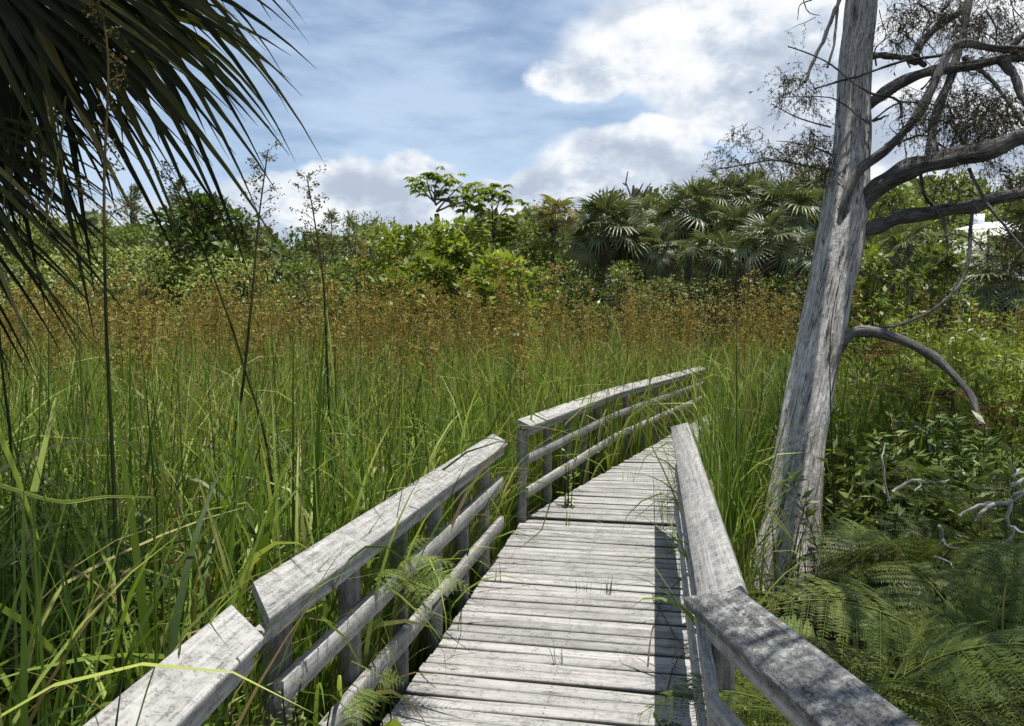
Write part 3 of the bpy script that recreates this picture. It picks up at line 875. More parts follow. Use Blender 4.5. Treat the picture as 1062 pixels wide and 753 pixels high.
for (px, ty, w, d, mt, lab) in [
        (735, 286, 90, 19.5, 'leaf_olive', 'low olive shrub under the left side of the palmetto clump'),
        (800, 290, 80, 18.5, 'leaf_dark', 'low dark shrub under the shaggy palmetto'),
        (850, 276, 70, 18, 'leaf_olive', 'olive shrub close to the left edge of the grey trunk'),
        (690, 292, 70, 19, 'leaf_olive', 'low olive shrub right of the smooth rounded one')]:
    tree('marsh_shrub', lab, 'shrub', px, ty, w, d, mt, .12, 2600, 14, .05, .75, .5, SG)
tree('rounded_shrub', 'smooth rounded fine leaved shrub in front of the palmettos', 'shrub', 648, 274, 80, 20, 'leaf_mid', .075, 5200, 16, .05, .85, .4, SG)
# the slope behind the palmettos
for (px, ty, w, d, mt, lab) in [
        (575, 214, 90, 44, 'leaf_olive', 'far olive tree on the slope left of the bare snag'),
        (640, 205, 100, 46, 'leaf_olive', 'far dark tree on the slope under the bare snag'),
        (700, 200, 90, 45, 'leaf_olive', 'far olive tree on the slope right of the bare snag'),
        (770, 186, 110, 42, 'leaf_olive', 'tall olive tree behind the right palmetto clump'),
        (835, 178, 90, 40, 'leaf_olive', 'olive tree close left of the grey trunk'),
        (920, 196, 90, 36, 'leaf_mid', 'green tree showing between two big limbs of the grey tree'),
        (985, 186, 110, 38, 'leaf_mid', 'green hillside tree under the heavy grey limb at right'),
        (1070, 180, 120, 40, 'leaf_olive', 'olive tree behind the white roof at the right edge')]:
    tree('broadleaf_tree', lab, 'tree', px, ty, w, d, mt, .26, 3400, 16, .15, .7, .5, TG)
for (px, ty, w, d, mt, lab) in [
        (915, 238, 70, 16, 'leaf_bright', 'bright green shrub just right of the grey trunk'),
        (965, 262, 80, 14, 'leaf_mid', 'green shrub under the lowest long grey limb'),
        (1030, 262, 100, 17, 'leaf_dark', 'dark shrub below the white house'),
        (985, 242, 70, 21, 'leaf_mid', 'green shrub hiding the left end of the white house'),
        (1015, 246, 70, 20, 'leaf_mid', 'green shrub in front of the walls of the white house'),
        (1070, 246, 70, 20, 'leaf_olive', 'olive shrub at the right edge before the white house'),
        (900, 268, 60, 13, 'leaf_mid', 'low green shrub against the right side of the trunk')]:
    tree('marsh_shrub', lab, 'shrub', px, ty, w, d, mt, .13, 2600, 14, .05, .75, .5, SG)


def umbrella_tree():
    d = 23
    foot = at(456, 340, d); foot[2] = 0
    root = thing('umbrella_tree', 'slender tree with two flat topped crowns of drooping leaves standing above the leafy trees', 'tree', foot)
    tb = MB()
    fork = at(453, 222, d)
    P, rr = smooth_path([foot, at(458, 290, d), fork], [.12, .10, .08], 4)
    tube(tb, P, rr, 7, .5, .04)
    cs = []
    for (px, py, o) in [(434, 190, -.3), (442, 182, .3), (455, 183, 0), (468, 186, .5), (480, 190, -.4), (492, 200, .2), (498, 208, -.5), (470, 205, .4), (484, 212, 0), (447, 196, .6)]:
        c = at(px, py, d + o); cs.append(c)
        limb(tb, fork + (at(450, 200, d) - fork) * rng.random(), c, .035, .012, .25)
    f2 = at(512, 250, d + .6)
    limb(tb, at(462, 262, d), f2, .06, .045); 
    for (px, py, o) in [(505, 200, .3), (514, 193, .8), (522, 200, .2), (531, 208, .9), (526, 222, .5), (507, 215, .9), (516, 228, .3), (528, 236, .7), (500, 232, .2), (520, 245, .9)]:
        c = at(px, py, d + o); cs.append(c)
        limb(tb, f2 + (at(512, 225, d + .5) - f2) * rng.random(), c, .03, .01, .25)
    tb.build('trunk', MAT['bark'], root, smooth=True)
    cb = MB()
    for c in cs:
        for _ in range(8):      # rosettes of drooping leaflets
            c2 = c + rng.normal(0, 1, 3) * [.24, .24, .10]
            n = 9; a = np.linspace(0, 2 * PI, n, endpoint=False) + rng.random()
            dr = np.stack([np.cos(a), np.sin(a), np.full(n, -.55)], -1) + rng.normal(0, .12, (n, 3))
            leaves(cb, np.repeat(c2[None], n, 0), dr, rng.uniform(.18, .32, n), np.full(n, .42), np.clip(rng.normal(.38, .18, n), 0, 1), .15, up=np.repeat([[0, 0, 1.]], n, 0))
    cb.build('crown', MAT['leaf_bright'], root)
umbrella_tree()


def feather_pine(label, px, topy, d, w):
    top = at(px, topy, d); b = at(px, 340, d); bz = float(ground_z(b[0], b[1])); foot = np.array([b[0], b[1], bz])
    root = thing('feathery_pine', label, 'tree', foot, 0, TG)
    tb = MB(); tube(tb, np.linspace(foot, top, 6), np.linspace(.14, .02, 6), 6, .5, .03)
    cs, ds = [], []
    for k in range(46):
        f = rng.uniform(.4, 1); c = foot + (top - foot) * f; a = rng.uniform(0, 6.28); L = w * (1.25 - f) * rng.uniform(.6, 1.2)
        e = c + [L * math.cos(a), L * math.sin(a), L * .5]
        limb(tb, c, e, .025, .008, .1)
        q = rng.random(32)[:, None]; cs.append(c + (e - c) * q + rng.normal(0, .09, (32, 3))); ds.append(rng.normal(size=(32, 3)) * .5 + nrm(e - c) + [0, 0, .2])
    tb.build('trunk', MAT['bark'], root)
    cb = MB(); cs = np.concatenate(cs); n = len(cs)
    leaves(cb, cs, np.concatenate(ds), rng.uniform(.2, .42, n), np.full(n, .14), rng.random(n), .1)
    cb.build('crown', MAT['leaf_olive'], root)
feather_pine('wispy pine seen between the hanging palm frond tips', 136, 196, 38, 1.3)
feather_pine('wispy pine with a narrow top left of the dark layered tree', 186, 186, 40, 1.0)
feather_pine('tiny wispy pine top above the bushes left of the silvery shrub', 344, 222, 42, .8)
feather_pine('tiny pine top close to the silvery shrub', 362, 226, 43, .7)

# bare snag on the slope
def snag():
    d = 44
    b = at(655, 340, d); foot = np.array([b[0], b[1], float(ground_z(b[0], b[1]))])
    root = thing('dead_snag', 'bare forked dead tree poking above the slope against the cloud', 'dead tree', foot)
    tb = MB(); fork = at(657, 200, d)
    tube(tb, [foot, at(656, 230, d), fork, at(657, 192, d)], [.2, .16, .12, .05], 6, .5, .05); tb.build('trunk', MAT['bark_branch'], root)
    for q in ([(657, 212), (653, 200), (649, 190), (651, 178)], [(657, 205), (664, 196), (667, 190)], [(658, 212), (666, 203), (675, 190)], [(650, 192), (646, 190)]):
        tb = MB(); P = [at(*c, d + rng.normal(0, .2)) for c in q]; tube(tb, P, np.linspace(.075, .03, len(P)), 5); tb.build('branch', MAT['bark_branch'], root)
snag()

# far wood as one mass
def far_wood():
    mb = MB(); n = 60000
    d = rng.uniform(46, 64, n); px = rng.uniform(-420, 1480, n)
    prof = np.interp(px, [-420, 150, 300, 420, 560, 640, 760, 860, 1000, 1480], [232, 236, 250, 246, 226, 214, 205, 200, 196, 190]) + 7 * np.sin(px * .11) + 5 * np.sin(px * .043 + 1)
    py = prof + (338 - prof) * rng.random(n) ** 1.3
    pts = EYE + fwd * d[:, None] + rgt * ((px - CX) / F * d)[:, None] - upv * ((py - CY) / F * d)[:, None]
    leaves(mb, pts, rng.normal(size=(n, 3)), rng.uniform(.4, 1.0, n), np.full(n, .65), np.clip(.45 + .25 * np.sin(px * .09 + d) + rng.normal(0, .15, n), 0, 1), .2)
    tag(mb.build('distant_wood', MAT['leaf_olive']), 'far low wood closing the horizon', 'wood', kind='stuff')
far_wood()

# ------------------------------------------------------------------ fan palms
def fan(nseg, L, spread, split=.5, droop=.25, S=6, cup=.25, tipdroop=.3, fold=.5, tmean=.45):
    """palmate leaf in the local XY plane, axis +X, upper face +Z; hub at the origin"""
    mb = MB()
    an = np.linspace(-spread, spread, nseg) + rng.normal(0, .012, nseg)
    da = 2 * spread / nseg
    t = np.linspace(.04, 1, S + 1)
    for a in an:
        l = L * (1 - .22 * (abs(a) / spread) ** 2) * rng.uniform(.9, 1.06)
        r_ = t * l
        wmax = split * l * da * .62
        w = np.where(t < split, np.maximum(r_ * da * .56, .002), wmax * (1 - ((t - split) / (1 - split)) ** 1.5) + .0008)
        td = tipdroop * rng.uniform(.3, 1.5)
        z = -droop * l * t ** 2 - td * l * np.clip(t - split, 0, 1) ** 2 * 1.5 + cup * r_ * (abs(a) / spread) ** 2
        sw = rng.normal(0, .07) * np.clip(t - split, 0, 1)
        aa = a + sw
        cx, cy = np.cos(aa) * r_, np.sin(aa) * r_
        nx, ny = -np.sin(aa), np.cos(aa)
        f = w * fold
        v = np.stack([np.stack([cx - nx * w, cy - ny * w, z + f], -1), np.stack([cx, cy, z - f * .4], -1), np.stack([cx + nx * w, cy + ny * w, z + f], -1)], 1)
        i = np.arange(S)[:, None] * 3; j = np.arange(2)[None]
        q = np.stack([i + j, i + j + 1, i + 3 + j + 1, i + 3 + j], -1).reshape(-1, 4)
        mb.add(v.reshape(-1, 3), q, np.clip(rng.normal(tmean, .17), 0, .92) if rng.random() > .04 else 1.0)
    return mb


def petiole(mb, L, r=.012):
    P = np.stack([np.linspace(-L, .05, 6), np.zeros(6), -.10 * L * np.linspace(-1, 0, 6) ** 2], -1)
    tube(mb, P, np.linspace(r * 1.5, r * .8, 6), 5, .8)


def mat_frame(o, x, z):
    x = nrm(x); z = np.asarray(z, float); z = nrm(z - x * np.dot(x, z)); y = np.cross(z, x)
    return Matrix(((x[0], y[0], z[0], o[0]), (x[1], y[1], z[1], o[1]), (x[2], y[2], z[2], o[2]), (0, 0, 0, 1)))


pal_meshes = {}
for key, mt, dr, td in (('green', 'palm', .22, .5), ('droop', 'palm', .5, .8), ('dead', 'palm_dead', .8, .6), ('yellow', 'palm_yellow', .25, .5)):
    pal_meshes[key] = []
    for k in range(5):
        mb = fan(19, 1.0, R(rng.uniform(95, 135)), .38, dr * rng.uniform(.4, 1.1), 5, .3, td * rng.uniform(.3, 1.2), .55); petiole(mb, 1.25, .018)
        pal_meshes[key].append(mb.mesh('frond', MAT[mt]))


def palmetto(label, px, hub_y, d, size, n=26, key='green', trunk=True, dead=7, lean=0., group='palmettos beside the marsh'):
    n = int(n * 1.0)
    hub = at(px, hub_y, d); b = at(px + lean, 340, d); bz = float(ground_z(b[0], b[1]))
    foot = np.array([b[0], b[1], bz])
    root = thing('palmetto', label, 'palm', foot, 0, group)
    mb = MB(); P, rr = smooth_path([foot - [0, 0, .1], (foot + hub) / 2, hub], [.17 * size, .14 * size, .12 * size], 5)
    tube(mb, P, rr, 10, .5, .08, rng.uniform(0, 9)); mb.build('trunk', MAT['bark'], root, smooth=True)
    inv = Matrix.Translation(Vector(foot)).inverted()
    for k in range(n + dead):
        dd = k >= n
        a = k * 2.399 + rng.uniform(-.3, .3)
        el = R(80) - R(118) * ((k + .5) / n) ** .9 + rng.normal(0, .08) if not dd else R(rng.uniform(-78, -50))
        dirv = np.array([math.cos(a) * math.cos(el), math.sin(a) * math.cos(el), math.sin(el)])
        upn = np.array([-math.cos(a) * math.sin(el), -math.sin(a) * math.sin(el), math.cos(el)]) + rng.normal(0, .45, 3)
        kk = 'dead' if dd else ('droop' if (el < R(5) and key == 'green') else key)
        s = size * rng.uniform(.65, 1.12) * (.8 if dd else 1)
        o = bpy.data.objects.new('frond' if not dd else 'dead_frond', pal_meshes[kk][rng.integers(0, 5)]); link(o, root)
        # the leaf bends over: blade axis drops below the stalk axis
        bl = nrm(dirv + np.array([0, 0, -.35]))
        o.matrix_local = inv @ mat_frame(hub + dirv * .82 * s + [0, 0, -.05], bl, upn) @ Matrix.Scale(s * .88, 4)
        if dd: o['label'] = 'dry grey hanging frond'
    return root

palmetto('large round headed palmetto with folded drooping fronds, left of the palmetto clump', 630, 240, 22, .90, 34, dead=12)
palmetto('shorter palmetto growing at the right foot of the large round headed one', 662, 256, 22.5, .72, 24, dead=8)
palmetto('palmetto with stiff star shaped fronds at the left of the taller clump', 714, 222, 23, .86, 30, dead=10)
palmetto('tall palmetto at the back of the clump reaching highest into the sky', 750, 208, 25, .90, 28, dead=8)
palmetto('shaggy palmetto nearest the grey trunk with pale hanging fronds', 812, 218, 21, .82, 30, dead=14)
palmetto('low palmetto with lit drooping fronds in front of the shaggy one', 796, 252, 19, .66, 24, dead=12)
palmetto('palmetto half hidden behind the grey trunk', 846, 206, 24, .84, 26)
palmetto('palmetto filling the middle of the clump below the tallest one', 765, 242, 22, .78, 26, dead=12)
palmetto('palmetto at the back between the tallest and the shaggy one', 784, 206, 26, .84, 24)
palmetto('palmetto low in the clump with a skirt of dry fronds', 742, 262, 20, .62, 20, dead=14)
palmetto('palmetto peeking out between the round headed one and the clump', 688, 236, 26, .70, 22, dead=6)
palmetto('palmetto close beside the grey trunk low among the sedge plumes', 838, 262, 18.5, .58, 20, dead=12)
palmetto('small bright palmetto low between the two palmetto clumps', 690, 258, 21, .55, 16, dead=3)
palmetto('slim palm with a yellow and orange tinged top left of the large palmetto', 574, 222, 25, .62, 16, 'yellow', dead=2)
palmetto('small pale palmetto seen right of the grey trunk under the long limb', 944, 258, 15, .55, 16, dead=3)
palmetto('dark palmetto at the right edge below the white house', 1046, 290, 15, .62, 24)
palmetto('half hidden palmetto at the far right edge beside the dark one', 1092, 236, 17, .95, 22)


def near_palm():
    foot = at(-190, 500, 2.5); foot[2] = 0
    hub = foot + np.array([0.05, .05, 3.25])
    root = thing('fan_palm', 'dark fan palm overhead at upper left with long hanging frond fingers', 'palm', foot)
    mb = MB(); P, rr = smooth_path([foot - [0, 0, .1], (foot + hub) / 2 + [.04, 0, 0], hub], [.19, .16, .15], 6)
    tube(mb, P, rr, 14, .5, .10, 2.0); mb.build('trunk', MAT['bark'], root, smooth=True)
    inv = Matrix.Translation(Vector(foot)).inverted()
    meshes = []
    for k in range(4):
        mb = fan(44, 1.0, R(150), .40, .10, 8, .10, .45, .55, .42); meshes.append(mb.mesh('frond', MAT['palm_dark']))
    def frond(hub_p, ang, into, facing, s, k, sag=.25, sp=R(150), n_=46):
        """ang: direction of the leaf axis on the picture plane (deg, 0 right, 90 down), into: tilt away from the viewer"""
        x = rgt * math.cos(R(ang)) - upv * math.sin(R(ang)) + fwd * into
        z = -fwd * facing[0] + upv * facing[1] + rgt * facing[2]
        s = s * (.90 if ang < 58 else .80)
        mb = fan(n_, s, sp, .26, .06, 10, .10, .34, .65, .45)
        m4 = np.array(mat_frame(hub_p, x, z))
        V = mb.v
        for i in range(len(V)):
            r_ = np.linalg.norm(V[i], axis=1) / s
            # every finger hangs a little differently
            sg = sag * rng.uniform(.4, 1.5)
            sg = sg * (.6 if ang > 58 else 1)
            w_ = V[i] @ m4[:3, :3].T + m4[:3, 3]
            w_ = w_ + np.array([0, 0, -1.0]) * (sg * s * r_ ** 2.6)[:, None] + (rng.normal(0, .03, 3) * s) * (r_ ** 2)[:, None]
            V[i] = w_.astype(np.float32)
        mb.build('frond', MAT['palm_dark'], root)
        mb = MB(); a0 = hub + [0, 0, rng.uniform(-.1, .1)]
        m = (a0 + hub_p) / 2 + [0, 0, .22]
        t = np.linspace(0, 1, 7)[:, None]
        tube(mb, (1 - t) ** 2 * a0 + 2 * t * (1 - t) * m + t * t * (hub_p + nrm(x) * .03), np.linspace(.02, .011, 7), 6, .7)
        mb.build('leaf_stalk', MAT['palm'], root, smooth=True)
    for (px, py, d_, ang, into, fc, sz_, k_, sag_) in [
            (0, -78, 2.25, 47, .15, (1, .25, .1), 1.04, 0, .20), (28, -112, 2.45, 37, .25, (1, .45, -.1), 1.10, 1, .26),
            (-45, -62, 2.05, 70, .05, (1, .1, .2), .84, 2, .14), (35, -66, 2.7, 64, .1, (1, .1, -.4), .90, 2, .18),
            (-60, 10, 2.5, 76, .1, (1, .2, .2), .84, 3, .16), (-90, 110, 2.2, 62, .05, (1, .15, .3), .88, 0, .25),
            (-105, 150, 2.6, 52, .2, (1, .2, .2), .84, 2, .28), (-30, -130, 2.6, 54, .3, (1, .3, -.3), 1.10, 3, .24),
            (-10, -60, 2.85, 84, .1, (1, .1, -.2), .86, 1, .14), (-70, -30, 2.8, 62, .1, (1, .2, .0), .86, 1, .2),
            (-65, 60, 2.7, 80, .1, (1, .1, .1), .88, 0, .16), (-40, 0, 2.95, 74, .1, (1, .1, .1), .80, 2, .2),
            (-30, -60, 2.35, 90, .1, (1, .1, .1), .80, 2, .10), (-100, 50, 2.9, 66, .1, (1, .1, .1), .84, 2, .24),
            (-20, -95, 3.0, 57, .1, (1, .2, .3), 1.18, 1, .2)]:
        frond(at(px, py, d_), ang, into, fc, sz_, k_, sag_, *((R(58), 24) if px < -62 and py > 40 else (R(150), 46)))
    # the crown above the picture
    for k in range(12):
        a = k * 2.399; el = R(70 - 5.5 * k)
        dv = np.array([math.cos(a) * math.cos(el), math.sin(a) * math.cos(el), math.sin(el)])
        o = bpy.data.objects.new('frond', meshes[k % 4]); link(o, root)
        hp = hub + dv * .85
        o.matrix_local = inv @ mat_frame(hp, nrm(dv + [0, 0, -.3]), np.array([-math.cos(a) * math.sin(el), -math.sin(a) * math.sin(el), math.cos(el)])) @ Matrix.Scale(.95, 4)
        mb = MB(); tube(mb, np.linspace(hub, hp, 4), [.02, .018, .015, .012], 5, .7); mb.build('leaf_stalk', MAT['palm'], root)
    # loose hanging fibres and dry fingers
    mb = MB()
    n = 70
    b = np.array([at(rng.uniform(-40, 70), rng.uniform(-60, 150), rng.uniform(2.2, 2.8)) for _ in range(n)])
    blades(mb, b, rng.uniform(.25, .7, n), rng.uniform(.008, .022, n), rng.uniform(0, 6.28, n), rng.uniform(2.6, 3.1, n), rng.normal(0, .2, n), rng.uniform(.1, 1, n), 5)
    o = mb.build('dead_frond', MAT['palm_dark'], root); o['label'] = 'dry drooping frond shreds'
near_palm()

# ------------------------------------------------------------------ grey cedar at right
def spray(cs_l, ds_l, sz_l, start, n=14, L=.25, jitter=.05, hang=1.0):
    d = nrm(rng.normal(size=3) * [.7, .7, .35] + [0, 0, -hang])
    q = np.linspace(0, 1, n)[:, None]
    cs_l.append(start + d * L * q + np.cumsum(rng.normal(0, jitter * .16, (n, 3)), 0))
    ds_l.append(rng.normal(size=(n, 3)) * .45 + d)
    sz_l.append(rng.uniform(.022, .055, n))


def cedar():
    base = TREE_BASE.copy(); base[2] = -.05
    root = thing('dead_cedar_tree', 'big leaning grey weathered cedar with bare twisted limbs beside the boardwalk', 'tree', base)
    D0 = float(np.dot(base - EYE, fwd))
    def pt(px, py, dd=0.): return at(px, py, D0 + 1.7 * (610 - py) / 610 + dd)
    mb = MB()
    pts = [base + [-.03, 0, 0], pt(811, 590), pt(820, 540), pt(833, 450), pt(848, 370), pt(861, 300), pt(875, 230), pt(884, 150), pt(886, 80), pt(894, 0), pt(904, -90), pt(915, -200), pt(930, -330)]
    rad = [.34, .265, .205, .182, .182, .180, .198, .158, .142, .142, .135, .11, .05]
    P, rr = smooth_path(pts, rad, 9)
    tube(mb, P, rr, 96, .5, .075, 1.7, .25)
    mb.build('trunk', MAT['bark_cedar'], root, smooth=True)
    def br(pix, r0, r1, dd, name='branch', mat='bark_branch', rough=.12, sides=24, k=9):
        n = len(pix)
        pp = [pt(px, py, dv) for (px, py), dv in zip(pix, np.linspace(dd[0], dd[1], n) if len(dd) == 2 else dd)]
        P, rr = smooth_path(pp, np.linspace(r0, r1, n) * 1.12, k)
        if name == 'branch': rr[:5] *= np.linspace(1.45, 1.05, 5)
        # kinks and knots
        s_ = np.linspace(0, 1, len(P)); am = (.10 if name == 'branch' else .3) * float(np.mean(rr))
        ph = rng.uniform(0, 6.28, 6)
        wob = np.stack([np.sin(s_ * 13 + ph[0]) + .7 * np.sin(s_ * 29 + ph[1]), np.sin(s_ * 15 + ph[2]) + .7 * np.sin(s_ * 27 + ph[3]), np.sin(s_ * 12 + ph[4]) + .7 * np.sin(s_ * 31 + ph[5])], -1)
        P = P + wob * am * np.minimum(1, s_ * 6)[:, None]
        rr = rr * (1 + .09 * np.sin(s_ * 23 + ph[0]) + .07 * np.sin(s_ * 41 + ph[2]))
        b = MB(); tube(b, P, rr, sides, rng.random(), rough, rng.uniform(0, 9), .6)
        b.build(name, MAT[mat], root, smooth=True)
        return P
    B = []
    br([(872, 222), (893, 208), (915, 190), (950, 175), (985, 164), (1025, 154), (1080, 136), (1180, 110)], .080, .062, (0, -.8))
    br([(886, 112), (903, 107), (920, 95), (945, 80), (975, 72), (1010, 68), (1062, 58), (1150, 60)], .052, .034, (0, -.5))
    br([(872, 236), (877, 208), (891, 178), (921, 153), (948, 123), (966, 92), (984, 55), (1000, 45), (1030, 49), (1090, 52)], .038, .028, (-.13, -.24, -.30, -.36, -.42, -.46, -.5, -.5, -.5, -.5))
    br([(880, 243), (905, 237), (935, 226), (975, 218), (1010, 213), (1062, 200), (1140, 185)], .056, .046, (.02, -.4))
    br([(866, 358), (885, 345), (908, 345), (940, 354), (968, 370), (990, 390), (1005, 408), (1013, 425), (1016, 440)], .048, .012, (0, -.5))
    br([(966, 168), (966, 140), (972, 115), (984, 84), (995, 50), (1003, 15), (1012, -40)], .040, .026, (-.32, -.2))
    br([(895, 58), (912, 58), (930, 59), (948, 62), (960, 68)], .030, .02, (0, .2))
    br([(948, 62), (955, 45), (975, 25), (1000, 8), (1020, -30)], .035, .03, (.2, .4))
    br([(1040, 62), (1052, 80), (1060, 100), (1070, 120)], .036, .02, (-.4, -.5))
    br([(1000, 60), (1030, 85), (1062, 130)], .022, .014, (.4, .1), sides=8)
    br([(1045, 55), (1060, 38), (1090, 20)], .03, .02, (-.4, -.5), sides=8)
    TW = [([(935, 122), (934, 108), (924, 101), (900, 95), (880, 82), (850, 60), (817, 48)], .013, .005, (-.3, -.4)),
          ([(835, 85), (847, 56), (862, 22), (872, -5)], .014, .018, (-.25, -.2)),
          ([(858, 70), (866, 40), (868, 12), (872, -10)], .010, .012, (-.25, -.2)),
          ([(845, 92), (880, 82), (930, 65), (960, 60), (985, 55)], .008, .013, (-.35, -.3)),
          ([(862, 132), (830, 123), (800, 108)], .008, .003, (0, -.1)),
          ([(866, 178), (835, 172), (800, 166), (765, 172), (735, 178)], .011, .004, (0, -.4)),
          ([(862, 160), (835, 150), (805, 146)], .009, .003, (0, .2)),
          ([(900, 128), (870, 105), (845, 100), (800, 102)], .007, .003, (-.3, -.5)),
          ([(905, 125), (930, 108), (955, 106), (985, 112), (1010, 104)], .008, .006, (-.2, 0)),
          ([(925, 152), (940, 145), (958, 140), (975, 150), (990, 160)], .010, .006, (-.3, -.1)),
          ([(955, 180), (960, 205), (975, 225), (982, 245), (982, 262), (970, 275), (960, 278)], .012, .005, (-.2, -.3)),
          ([(975, 245), (990, 243), (1008, 248), (1020, 260)], .008, .005, (-.3, -.3)),
          ([(1010, 210), (1006, 245), (1002, 280), (985, 308), (955, 328), (925, 338), (905, 340)], .014, .008, (-.36, -.34, -.3, -.25, -.2, -.15, -.1)),
          ([(1005, 175), (1020, 205), (1040, 232), (1062, 258)], .014, .008, (-.4, -.6)),
          ([(832, -5), (838, 12), (850, 16)], .006, .003, (-.2, -.3)), ([(842, 0), (830, 5), (827, 20)], .006, .003, (-.2, -.2)),
          ([(905, 126), (915, 122), (922, 119)], .014, .004, (0, -.1)),
          ([(932, 152), (938, 138), (935, 125)], .01, .006, (-.2, -.1)),
          ([(872, 282), (885, 282), (898, 285)], .03, .012, (.12, .2)),
          ([(905, 232), (918, 205), (925, 198)], .007, .003, (.2, .3)), ([(925, 225), (932, 210), (940, 205)], .007, .003, (.2, .3))]
    tips = []
    for pix, a, b_, dd in TW:
        tips.append(br(pix, a, b_, dd, 'twig', 'bark_branch', .03, 7, 5))
    for _ in range(34):
        sx, sy = rng.uniform(905, 1075), rng.uniform(-10, 175)
        if sy > 60 + (1075 - sx) * .6 + 60: continue
        dv = rng.uniform(-.6, .3); an_ = rng.uniform(-2.6, 2.2); Lp = rng.uniform(25, 70)
        pix = [(sx + Lp * q * math.cos(an_ + .6 * q * rng.normal()), sy + Lp * q * math.sin(an_) + 10 * q * q) for q in (0, .35, .7, 1)]
        br(pix, rng.uniform(.004, .009), .002, (dv, dv + rng.normal(0, .15)), 'twig', 'bark_branch', .03, 6, 4)
    # finer twigs and the grey needles
    fines = []
    cs, ds, sz = [], [], []
    areas = [(985, 15, 75, 30, 60), (1030, 25, 40, 30, 46), (940, 10, 30, 14, 14), (1000, 110, 45, 32, 90), (1040, 110, 30, 30, 46), (1020, 140, 40, 14, 26), (960, 112, 22, 20, 14),
             (835, 90, 18, 24, 14), (815, 80, 14, 18, 7), (842, 145, 18, 18, 22), (808, 155, 24, 10, 15), (762, 158, 22, 9, 9), (770, 140, 12, 14, 6), (858, 165, 12, 12, 10),
             (1050, 240, 14, 40, 30), (985, 185, 25, 14, 10), (1055, 180, 20, 20, 14), (930, 35, 20, 14, 8)]
    for (px, py, sx, sy, n) in areas:
        fine = MB(); fines.append(fine)
        for _ in range(n):
            s = pt(rng.normal(px, sx * .55), rng.normal(py, sy * .55), rng.uniform(-.7, .5))
            e = s + rng.normal(0, .10, 3)
            if rng.random() < .7:
                q = np.linspace(0, 1, 4)[:, None]
                tube(fine, s + (e - s) * q + rng.normal(0, .012, (4, 3)), np.linspace(.004, .002, 4), 4, rng.random(), cap=False)
            for _k in range(4): spray(cs, ds, sz, s + (e - s) * rng.random(), 20, rng.uniform(.12, .34))
    # crown above and to the right of the picture, shading the near corner
    cb = MB(); top = MB()
    for fm in fines:
        for v_, f_, t_ in zip(fm.v, fm.f, fm.t): cb.add(v_, f_ - f_.min(), t_ * .6)
    for k in range(560):
        c = np.array([rng.uniform(.8, 4.4), rng.uniform(.3, 5.4), rng.uniform(4.75, 6.8)])
        if np.dot(c - EYE, fwd) > 0:
            e = (c - EYE); 
            if np.dot(e, upv) / np.dot(e, fwd) < .56: continue
        if c[0] < 1.65 and c[1] > 1.9: continue
        st = pt(898, -90) if rng.random() < .5 else pt(1180, 110, -.8)
        limb(top, c + rng.normal(0, .25, 3), c + rng.normal(0, .3, 3), .02, .008, .2)
        for _ in range(20): spray(cs, ds, sz, c + rng.normal(0, .30, 3), 14, .28)
    for k in range(90):
        c = pt(rng.uniform(865, 1010), rng.uniform(-330, -85), rng.uniform(-1.0, .3))
        for _ in range(18): spray(cs, ds, sz, c + rng.normal(0, .22, 3), 14, .24)
    for e in ([1.6, 3.2, 5.4], [2.6, 2.2, 5.4], [3.2, 3.8, 5.7], [1.2, 1.6, 5.5]):
        limb(top, pt(900, -110), e, .07, .02, .1)
    top.build('branch', MAT['bark_branch'], root)
    cs = np.concatenate(cs); n = len(cs)
    leaves(cb, cs, np.concatenate(ds), np.concatenate(sz), np.full(n, .17), rng.random(n), .2)
    cb.build('crown', MAT['cedar'], root)
cedar()

# ------------------------------------------------------------------ ferns
def fern_mesh(mat, L=1.0, npin=17, droop=.9, wide=.42, seed=0):
    """bracken frond growing from the origin, rising along +X and arching over; thrice divided"""
    mb = MB()
    n = 30
    t = np.linspace(0, 1, n)
    th = R(62) - droop * 1.9 * t ** 1.3
    x = np.concatenate([[0], np.cumsum(np.cos(th[:-1]))]) * L / n
    z = np.concatenate([[0], np.cumsum(np.sin(th[:-1]))]) * L / n
    P = np.stack([x, np.zeros(n), z], -1)
    tube(mb, P, np.linspace(.006, .0012, n), 5, .85, cap=False)
    V, T = [], []
    for k in range(npin):
        f = .28 + .70 * (k / (npin - 1)) ** .9
        i = f * (n - 1); i0 = min(int(i), n - 2); c = P[i0] + (P[i0 + 1] - P[i0]) * (i - i0)
        tg = nrm(P[i0 + 1] - P[i0]); nr = np.array([-tg[2], 0, tg[0]])
        pl = L * wide * (1 - (f - .28) / .74) ** .9 * rng.uniform(.9, 1.08) + .012
        for s in (-1, 1):
            dv = nrm(np.array([0, s, 0]) + tg * .38 + nr * rng.normal(.04, .07))
            m = max(4, int(pl / .0115)); u = np.linspace(.05, 1, m)
            sag = -.30 * pl * u ** 2
            C = c + dv * (pl * u)[:, None] + np.array([0, 0, 1.])[None] * sag[:, None]
            tube(mb, np.vstack([c, C[::4], C[-1]]), np.linspace(.0018, .0007, len(C[::4]) + 2), 3, .8, cap=False)
            pd = nrm(np.cross(dv, nr))
            ql = np.minimum(.036, pl * .17) * (1 - u ** 1.5) ** .8 + .005
            tt = rng.normal(.5, .13)
            for w_ in (-1, 1):
                d2 = w_ * pd[None] + dv[None] * .45 + rng.normal(0, .06, (m, 3)) + np.array([[0, 0, -.12]])
                leaves(mb, C, d2, ql, np.full(m, .30), np.clip(tt + rng.normal(0, .09, m), 0, 1), .15, up=np.repeat(nr[None], m, 0) * 3)
    return mb.mesh('frond', MAT[mat], False)

